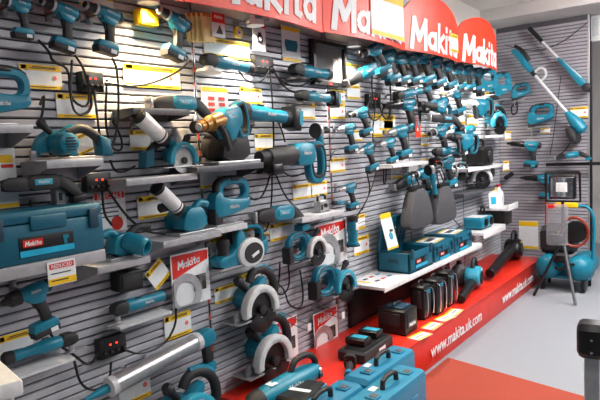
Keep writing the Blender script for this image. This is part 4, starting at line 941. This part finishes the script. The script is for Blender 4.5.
# hard cases on the floor
def hardcase(loc, L, Dp, H, label):
    r = empty('hard_case', loc); tag(r, label, 'tool case')
    MB().box((0, 0, H/2), (L, Dp, H), .022).build('shell', 'teal_hard', r)
    MB().box((0, 0, H*.5), (L+.006, .014, H-.03), .004).build('seam_rim', 'teal_hard', r)
    for s in (-1, 1):
        l = MB().box((s*L*.31, -.015, H+.002), (.055, .06, .016), .004).build('latch', 'teal_hard', r); MB().box((s*L*.31, -.02, H+.0105), (.035, .035, .006), .002).build('latch_plate', 'grey_plastic', l)
    MB().box((-L*.16, .03, H+.0005), (.05, .035, .003), 0).build('sticker', 'paper', r)
    MB().tube([(-.068, -.01, H-.005), (-.064, -.01, H+.05), (.064, -.01, H+.05), (.068, -.01, H-.005)], .013, 8, 1).build('handle', 'rubber', r)
    for k in range(3): MB().box((-.12+.12*k, -Dp/2-.001, H*.5), (.07, .008, H*.6), .003).build('side_rib', 'teal_hard', r)
    MB().box((0, 0, .006), (L*.8, Dp*.8, .012), .002).build('foot', 'rubber', r)
    return r
hardcase((2.36, -.955, 0), .54, .165, .45, 'light teal hard case with a black handle nearest the camera')
hardcase((2.60, -.785, 0), .54, .15, .45, 'light teal hard case standing next to the plinth, right of its twin')
hardcase((2.04, -.785, 0), .54, .15, .45, 'light teal hard case cut by the bottom edge beside the plinth')

# ================================================================== CAULKING GUN
a, b2 = PY(112, 386, -.16), PY(200, 340, -.16); d = (b2-a); Lc = d.length; ang = math.atan2(d.z, d.x)
r = empty('caulking_gun', (a+b2)/2); r.rotation_euler = (0, -ang, 0); tag(r, 'cordless caulking gun with a long silver tube and teal rear', 'caulking gun')
MB().lathe([(-Lc/2, .038), (-Lc/2+.004, .042), (Lc/2-.03, .042)], seg=22).build('tube', 'silver', r); MB().lathe([(-Lc/2-.02, .012), (-Lc/2-.015, .043), (-Lc/2+.012, .043)], seg=22).build('front_cap', 'grey_light', r)
MB().lathe([(-Lc/2-.13, .008), (-Lc/2-.06, .018), (-Lc/2-.02, .020)], seg=14).build('nozzle', 'teal', r); MB().lathe([(Lc/2-.04, .045), (Lc/2-.01, .045)], seg=22).build('collar', 'grey_light', r)
h = MB().prof([(Lc/2-.02, .04), (Lc/2+.06, .045), (Lc/2+.085, .02), (Lc/2+.085, -.03), (Lc/2+.03, -.045), (Lc/2-.02, -.03)], -.035, .035, .012, 1).build('motor_housing', 'teal', r)
g = MB().at((Lc/2+.03, 0, -.03), (0, ang, 0)).prof([(-.02, .0), (.025, .0), (.03, -.10), (-.01, -.10)], -.018, .018, .006).build('grip', 'rubber', r)
MB().at((Lc/2+.03, 0, -.03), (0, ang, 0)).prof([(-.05, -.10), (.04, -.10), (.045, -.14), (-.05, -.14)], -.033, .033, .008).build('battery', 'teal', r)
b = MB(); b.box((0, .075, 0), (.016, .11, .012), .001).box((-.12, .075, 0), (.016, .11, .012), .001); b.build('wall_bracket', 'chrome', r)

# ================================================================== GOODS ON THE PLINTH
# handheld vacuum
a, b2 = PZ(266, 396, BZ+.07), PZ(318, 366, BZ+.085); d = b2-a; L = d.length
r = empty('handheld_vacuum', ((a+b2)/2).xy.to_3d()+Vector((0, 0, BZ))); r.rotation_euler = (0, 0, math.atan2(d.y, d.x)); tag(r, 'teal handheld vacuum lying on the red plinth', 'vacuum')
MB().lathe([(-L/2-.06, .045), (-L/2, .058), (-.02, .066), (L*.25, .060), (L*.45, .045), (L*.5, .02)], (0, 0, .068), seg=20).build('body', 'teal', r)
MB().lathe([(-L/2-.13, .030), (-L/2-.10, .055), (-L/2-.05, .060)], (0, 0, .066), seg=20).build('nose', 'rubber', r)
MB().tube([(-.02, .0, .125), (.02, .0, .19), (.14, .0, .185), (.2, .0, .13), (.19, 0, .07)], .018, 10).build('handle', 'rubber', r)
MB().lathe([(0, .042), (.015, .042), (.02, .03)], (L*.42, -.03, .055), (.8, -.6, 0), 16).build('filter_cap', 'chrome', r)
MB().box((.05, .0, .197), (.04, .016, .008), .002).build('switch', 'red_pack', r); letters('makita', 'paper', r, (-.05, -.066, .08), .12, (-.2, 0, 0))
MB().box((-L*.42, -.01, .125), (.05, .05, .004), .001).build('sticker', 'paper', r)
# black nozzle
c = PZ(350, 371, BZ); r = empty('vacuum_nozzle', c); r.rotation_euler = (0, 0, .5); tag(r, 'black nozzle with a square mouth lying on the plinth', 'nozzle')
MB().lathe([(-.13, .018), (-.06, .018), (-.02, .022), (.02, .02)], (0, 0, .038), seg=14).build('pipe', 'rubber', r); o, i = D_loop(0, .048, .075, .09, .012); MB().at((.03, 0, 0), (0, 0, PI/2)).ring(o, i, -.02, .02, .003).build('mouth', 'rubber', r); MB().lathe([(-.16, .024), (-.12, .024)], (0, 0, .038), seg=14).build('coupling', 'teal', r)
# black and teal kit at the bottom edge
r = empty('battery_kit', (2.30, -.47, BZ)); r.rotation_euler = (0, 0, .2); tag(r, 'black kit box with a teal edge at the bottom of the picture', 'box'); MB().box((0, 0, .04), (.26, .18, .08), .012).build('body', 'black', r); MB().box((0, -.088, .055), (.262, .012, .03), .003).build('teal_edge', 'teal_light', r); MB().box((-.02, .0, .081), (.03, .13, .004), .001).build('white_strap', 'paper', r)
# twin charger
a, b2 = PZ(338, 356, BZ), PZ(402, 346, BZ); c = PZ(369, 353, BZ)
r = empty('twin_charger', c+Vector((0, .02, 0))); r.rotation_euler = (0, 0, .05); tag(r, 'black twin battery charger with two teal batteries on the plinth', 'charger')
MB().box((0, 0, .035), (.40, .20, .07), .012).build('base', 'rubber', r); MB().prof([(-.19, .06), (.19, .06), (.17, .085), (-.17, .085)], -.08, .06, .004).build('deck', 'black', r)
for k in (-1, 1):
    bt = MB().box((k*.085, .01, .108), (.10, .14, .045), .008).build('battery', 'black', r); MB().box((k*.085, -.0, .1315), (.055, .10, .004), .001).build('battery_top', 'teal_light', bt)
MB().lathe([(0, .022), (.03, .022), (.032, .015)], (-.20, -.02, .035), (-1, 0, 0), 12).build('plug', 'black', r); MB().box((.03, -.101, .035), (.09, .003, .02), 0).build('label', 'paper', r)
# black packs
def blackpack(px, py, w, d, h, label, chrome=True, rot=0):
    c = PZ(px, py, BZ); r = empty('black_pack', (c.x+w/2, c.y+d/2, BZ)); r.rotation_euler = (0, 0, rot); tag(r, label, 'power pack')
    MB().box((0, 0, h/2), (w, d, h), .012).build('body', 'black', r)
    MB().box((0, -d/2-.001, h*.55), (w*.7, .006, h*.6), .004).build('front_panel', 'rubber', r)
    MB().box((-w/2-.001, 0, h*.6), (.006, d*.6, h*.5), .004).build('side_panel', 'rubber', r)
    if chrome:
        for s in (-1, 1): MB().tube([(s*w*.42, -d/2+.005, .03), (s*w*.42, -d/2-.022, .04), (s*w*.42, -d/2-.022, h-.04), (s*w*.42, -d/2+.005, h-.03)], .006, 8, 1).build('chrome_bar', 'chrome', r)
        MB().box((0, -d/2-.005, h*.82), (w*.5, .004, .03), .001).build('teal_badge', 'teal', r)
    else:
        MB().box((0, -d/2-.003, h*.4), (w*.6, .004, .03), .001).build('badge', 'grey_plastic', r); letters('makita', 'paper', r, (0, -d/2-.006, h*.4), w*.5)
        MB().box((0, -.01, h+.005), (w*.7, d*.6, .02), .006).build('ribbed_top', 'navy', r)
    MB().tube([(-w*.3, 0, h), (-w*.28, 0, h+.03), (w*.28, 0, h+.03), (w*.3, 0, h)], .007, 8, 1).build('top_handle', 'rubber', r)
blackpack(406, 337, .19, .22, .18, 'low black power pack with a ribbed top on the plinth', False)
blackpack(425, 321, .13, .12, .26, 'tall black pack with chrome bars, leftmost of three')
blackpack(438, 316, .13, .12, .28, 'tall black pack with chrome bars, middle of three')
blackpack(449, 308, .13, .12, .29, 'tall black pack with chrome bars, rightmost of three')
# hose coil
P = [];  c = PZ(463, 298, BZ)
for i in range(60): t = i/59*2.6*2*PI; P.append((c.x+.05+.10*math.cos(t), c.y+.21+.09*math.sin(t), BZ+.026+.05*(i/59)*1.3))
o = MB().tube(P, .022, 8, 0).build('vacuum_hose', 'black'); tag(o, 'black ribbed hose coiled on the plinth beside the packs', 'hose')
# white bag behind the hose
r = empty('dust_bag', PZ(466, 288, BZ)+Vector((.1, .1, 0))); tag(r, 'crumpled grey white dust bag behind the coiled hose', 'bag'); b = MB().lathe([(0, .06), (.03, .09), (.10, .085), (.16, .06), (.20, .02)], (0, 0, 0), (0, 0, 1), 14); b.v = [(x*(1+.15*math.sin(z*60+x*40)), y*(1+.12*math.sin(z*45)), zz) for (x, y, zz) in b.v for z in [zz]]; b.build('bag', 'grey_plastic', r); MB().lathe([(0, .025), (.03, .022)], (0, 0, .195), (0, 0, 1), 10).build('neck', 'rubber', r)
# blowers
for col, lc, rz, sc, lab in (('teal_light', (4.98, -.41, BZ+.106), .16, 1.12, 'teal leaf blower with a black nozzle lying on the plinth'), ('black', (6.38, -.34, BZ+.112), .10, 1.35, 'black leaf blower with a long nozzle at the far end of the plinth')):
    r = blower(col, .45 if sc < 1.2 else .78)[0]; r.location = lc; r.rotation_euler = (0, 0, rz); r.scale = (sc, sc, sc); tag(r, lab, 'leaf blower')
# electric pump on the corner shelf
r = empty('air_pump', (5.72, -.2, .701)); tag(r, 'teal twin tank pump with a white sheet on the short corner shelf', 'pump'); MB().box((0, 0, .065), (.34, .2, .11), .02).build('body', 'teal', r)
for k in (-1, 1): MB().lathe([(0, .04), (.015, .04), (.018, .03)], (k*.08, -.10, .07), (0, -1, 0), 16).build('gauge', 'black', r)
MB().tube([(.06, 0, .11), (.07, 0, .2), (.17, 0, .2), (.17, 0, .09)], .012, 8, 1).build('handle', 'black', r); MB().box((-.05, 0, .124), (.2, .16, .004), 0).build('sheet', 'paper', r); MB().box((0, 0, .006), (.3, .16, .012), .002).build('feet', 'rubber', r)
# net bags
for (p, lab, s, yy) in (((417, 209), 'grey net bag hanging right of the open case, front one', 1.0, -.23), ((442, 205), 'grey net bag hanging behind the front one', 1.0, -.26)):
    r = empty('net_bag', PY(p[0], p[1], yy)); tag(r, lab, 'bag', 'grey net bags'); MB().prof([(-.10, .17), (.10, .17), (.19, .05), (.24, -.12), (.16, -.16), (-.17, -.16), (-.24, -.10), (-.18, .06)], -.05, .05, .03, 1).build('net', 'mesh_grey', r)
    MB().prof([(-.11, .16), (.11, .16), (.10, .19), (-.10, .19)], -.035, .035, .006).build('collar', 'black', r); MB().tube([(-.06, 0, .18), (-.03, .03, .30), (.03, .03, .30), (.06, 0, .18)], .006, 6, 1).build('strap', 'black', r); MB().box((0, -yy/2, .28), (.012, -yy+2*SF, .008), .001).build('hook_rod', 'steel', r)
# backpack vacuum on the corner shelf
r = empty('backpack_vacuum', ((ST[2]+ST[3])/2, -.16, ST[1]+.001)); tag(r, 'black backpack vacuum with a frame handle on the corner shelf', 'vacuum'); MB().box((0, 0, .10), (.30, .2, .20), .03).build('body', 'black', r); MB().tube([(-.11, 0, .19), (-.10, 0, .27), (.10, 0, .27), (.11, 0, .19)], .014, 8, 1).build('handle', 'rubber', r); MB().lathe([(0, .06), (.02, .06), (.024, .045)], (0, -.1, .09), (0, -1, 0), 18).build('filter_cover', 'rubber', r); MB().box((.16, -.0, .09), (.03, .12, .10), .008).build('side_pad', 'teal', r)
# spray bottle tray in the corner
c = PY(508, 208, -.30); r = empty('wall_tray', (c.x, SF-.001, c.z)); tag(r, 'white wall tray in the corner holding a bottle', 'tray'); MB().box((0, -.17, .0), (.34, .34, .03), .006).build('base', 'white', r); MB().box((0, -.335, .03), (.34, .01, .05), .003).build('front_rim', 'white', r); MB().box((.0, -.15, -.10), (.28, .26, .17), .01).build('under_box', 'black', r)
o = MB().lathe([(0, .045), (.005, .05), (.16, .05), (.20, .02), (.235, .018), (.24, .0)], (0, 0, 0), (0, 0, 1), 16).build('spray_bottle', 'white'); o.location = (c.x-.06, -.22, c.z+.016); tag(o, 'white plastic bottle standing in the wall tray', 'bottle'); MB().box((0, -.05, .09), (.05, .004, .07), .001).build('bottle_label', 'grey_light', o); MB().lathe([(.225, .022), (.25, .022)], (0, 0, 0), (0, 0, 1), 12).build('cap', 'red_pack', o)
o = MB().box((0, 0, .11), (.12, .004, .22), 0).build('leaflet', 'paper', None, False); o.location = (c.x-.16, -.20, c.z+.016); o.rotation_euler = (-.1, 0, -.5); tag(o, 'white leaflet leaning in the wall tray', 'leaflet'); MB().box((0, -.003, .20), (.118, .001, .03), 0).build('header_band', 'yellow', o); MB().box((0, -.003, .08), (.07, .001, .08), 0).build('print', 'cyan', o)
o = MB().tube([PY(506, 178, -.12), PY(514, 172, -.16), PY(519, 185, -.2), PY(518, 202, -.2), PY(514, 206, -.18)], .028, 10, 2).build('vacuum_hose', 'black'); tag(o, 'thick black hose arching over the wall tray', 'hose')

# ================================================================== END WALL FLOODLIGHT, COMPRESSOR
# black rail
a, b2 = PX(546, 166, XE-.12), PX(602, 162, XE-.12); r = empty('wall_rail', ((a+b2)/2)); tag(r, 'black horizontal rail with two arms low on the end wall', 'rail')
MB().box((0, 0, 0), (.03, abs(a.y-b2.y), .035), .004).build('bar', 'black', r)
for k in (-.2, .12): MB().box((.05, k, 0), (.12, .02, .03), .003).build('arm', 'black', r)
# tripod floodlight
tp = PZ(563, 300, 0); tx, ty = 5.95, PX(563, 250, 5.95).y
r = empty('tripod_floodlight', (tx, ty, 0)); tag(r, 'black tripod floodlight with a square silver lamp', 'floodlight')
zl = PX(564, 187, tx).z
MB().lathe([(.55, .016), (zl-.13, .014)], (0, 0, 0), (0, 0, 1), 10).build('mast', 'rubber', r)
for k in range(3):
    an = math.radians([215, 350, 100][k]); MB().tube([(0, 0, .60), (.27*math.cos(an), .27*math.sin(an), .012)], .014, 8, 0).build('leg', 'grey_plastic' if k == 0 else 'black', r)
MB().lathe([(.55, .035), (.66, .035)], (0, 0, 0), (0, 0, 1), 12).build('hub', 'black', r)
Hd = MB().box((0, 0, zl), (.07, .24, .23), .012).build('lamp_housing', 'black', r); MB().box((-.036, 0, zl), (.01, .20, .19), .003).build('reflector', 'chrome', Hd); MB().box((-.041, 0, zl), (.008, .10, .09), .002).build('led_panel', 'white', Hd)
MB().tube([(.01, -.15, zl+.14), (.01, -.155, zl-.14), (.01, .155, zl-.14), (.01, .15, zl+.14), (.01, -.15, zl+.14)], .013, 8, 0).build('carry_frame', 'black', r)
# clear bag hanging on it
o = MB().box((0, 0, 0), (.05, .19, .40), .015).build('clear_bag', 'bag_film'); c = PX(557, 225, tx-.08); o.location = c; tag(o, 'clear plastic bag with parts hanging on the tripod', 'bag'); MB().box((0, .05, .18), (.052, .06, .04), .004).build('red_label', 'red_pack', o); MB().box((0, 0, -.13), (.03, .12, .09), .012).build('contents', 'grey_plastic', o)
# compressor
cx, cy = 6.42, -.87
r = empty('air_compressor', (cx, cy, 0)); tag(r, 'teal twin tank air compressor on the floor before the end wall', 'compressor')
for k, (dy, dz2) in enumerate([(-.16, .25), (.13, .25)]):
    MB().lathe([(-.27, .03), (-.25, .09), (-.20, .125), (.20, .125), (.25, .09), (.27, .03)], (0, dy, dz2), (1, 0, 0), 22).build('tank', 'teal', r)
MB().box((.0, .06, .52), (.30, .34, .30), .05).build('motor_cover', 'rubber', r); MB().box((-.155, -.02, .60), (.012, .12, .04), .002).build('yellow_label', 'yellow', r)
MB().tube([(-.02, -.10, .88), (-.02, -.24, .86), (-.02, -.28, .70), (-.02, -.26, .3)], .016, 8, 1).build('handle_frame', 'teal', r)
for k in (-1, 1):
    MB().lathe([(-.02, .07), (-.015, .08), (.015, .08), (.02, .07)], (-.14, k*.20, .08), (0, 1, 0), 16).build('wheel', 'black', r)
    MB().box((.15, k*.2, .09), (.03, .03, .18), .004).build('foot', 'black', r)
MB().box((-.02, 0, .14), (.3, .5, .03), .004).build('chassis', 'teal', r)
P = [(-.17+.015*math.sin(i), .13*math.cos(i*.5)-.12, .62+.15*math.sin(i*.5)) for i in range(40)]; MB().tube(P, .013, 6, 0).build('red_hose', 'hose_red', r); MB().lathe([(0, .11), (.02, .11), (.03, .08)], (-.14, -.13, .62), (-1, 0, 0), 20).build('fan_cover', 'black', r); MB().tube([(-.2, .1, .3), (-.28, .0, .22), (-.27, -.12, .34), (-.2, -.2, .2)], .014, 8).build('air_line', 'black', r); MB().box((-.23, 0, .36), (.1, .12, .10), .02).build('regulator', 'black', r); MB().box((-.05, -.02, .88), (.05, .22, .05), .006).build('yellow_tag', 'yellow', r)
# tall red and black pole
a = PX(546, 195, XE-.25); o = MB().lathe([(0, .014), (.25, .016)], (0, 0, 0), (0, 0, 1), 10); r = empty('upright_pole', (XE-.25, a.y, 0)); tag(r, 'thin red pole standing against the end wall', 'pole'); MB().lathe([(0, .03), (.02, .03), (.03, .012), (1.05, .012)], (0, 0, 0), (0, 0, 1), 10).build('shaft', 'hose_red', r); MB().lathe([(1.05, .016), (1.2, .016)], (0, 0, 0), (0, 0, 1), 10).build('grip', 'black', r)

# ================================================================== FOREGROUND
c = PZ(592, 325, 1.0); r = empty('barrier_post', (c.x, c.y, 0)); tag(r, 'grey metal post with a black plastic cap at the right edge', 'post'); r.rotation_euler = (0, 0, .15)
MB().box((0, 0, .47), (.046, .044, .92), .006).build('shaft', 'post_grey', r); cp = MB().box((0, 0, .955), (.095, .085, .11), .018).build('cap', 'black', r); MB().box((0, 0, .012), (.22, .22, .024), .008).build('base', 'black', r)
for k in range(2): MB().lathe([(0, .004), (.003, .004)], (-.047, -.0, .925+.04*k), (-1, 0, 0), 8).build('rivet', 'chrome', cp)
c = PZ(22, 378, .95); r = empty('counter_unit', (c.x, c.y, 0)); tag(r, 'white counter unit with a dark inset cut by the lower left corner', 'counter'); r.rotation_euler = (0, 0, -.2)
MB().box((-.24, .20, .45), (.44, .36, .90), .01).build('body', 'white', r); MB().box((-.25, .20, .925), (.50, .42, .05), .008).build('top', 'white', r); MB().box((-.20, .20, .951), (.26, .22, .004), .001).build('inset_panel', 'hose_red', r); MB().box((-.10, .018, .80), (.10, .004, .12), .001).build('front_sticker', 'ink', r)
# far room beyond the end wall
r = empty('far_rack', (8.9, -1.9, 0)); tag(r, 'grey display rack in the room beyond the end wall', 'rack'); MB().box((.1, 0, 1.1), (.04, 1.6, 2.2), .004).build('back_panel', 'slat_end', r)
for z in (.5, 1.0, 1.5, 2.0): MB().box((-.05, 0, z), (.3, 1.6, .02), .002).build('shelf', 'shelf', r)
o = MB().box((0, 0, .0), (.05, .10, .32), .01).build('wall_fitting', 'white'); o.location = PX(596, 27, XE+.25); tag(o, 'white fitting beside the top edge of the end wall', 'fitting'); MB().box((-.026, 0, 0), (.004, .06, .2), .001).build('cover', 'grey_light', o)
toolb = [(8.62, -1.42, 1.52, 'teal_case'), (8.62, -1.40, 1.02, 'white'), (8.62, -1.40, .52, 'teal_case'), (8.62, -1.42, 2.02, 'teal')]
for k, (x, y, z, m) in enumerate(toolb):
    r = empty('boxed_tool', (8.82, y, z)); tag(r, '%s boxed tool on the far rack, %s shelf from the top' % (['teal', 'white', 'teal', 'teal'][k], ['second', 'third', 'lowest', 'highest'][k]), 'box', 'boxes on the far rack'); MB().box((0, 0, .11), (.2, .3, .2), .01).build('box', m, r); MB().box((-.101, 0, .11), (.003, .2, .06), 0).build('label', 'yellow' if k == 0 else 'paper', r)

# black sheet added to darken the wall like shade beneath the display shelf
o = MB().box((0, 0, 0), (1.88, .012, .28), .002).build('shelf_shade_board', 'black'); o.location = (4.42, SF-.008, BZ+.141); tag(o, 'black board added as painted shade beneath the display shelf', 'board'); MB().box((0, -.008, .12), (1.88, .006, .014), .001).build('shade_board_rim', 'rubber', o)
# unseen batten and point lamp, added to brighten the ceiling and end wall
r = empty('fill_batten', (5.5, -2.2, 3.02)); tag(r, 'unseen batten added to brighten the ceiling and end wall', 'light'); MB().box((0, 0, -.06), (.10, 1.4, .05), .006).build('body', 'white', r); MB().lathe([(-.66, .014), (.66, .014)], (0, 0, -.10), (0, 1, 0), 10).build('tube', 'tube_glow', r)
for k in (-1, 1): MB().box((0, k*.5, -.018), (.02, .02, .036), .001).build('stem', 'white', r)
l = bpy.data.lights.new('fill_batten_lamp', 'POINT'); l.energy = 75; l.shadow_soft_size = .12; l.color = (1, .99, .97); o = bpy.data.objects.new('fill_batten_lamp', l); o.location = (5.5, -2.2, 2.78); COL.objects.link(o)
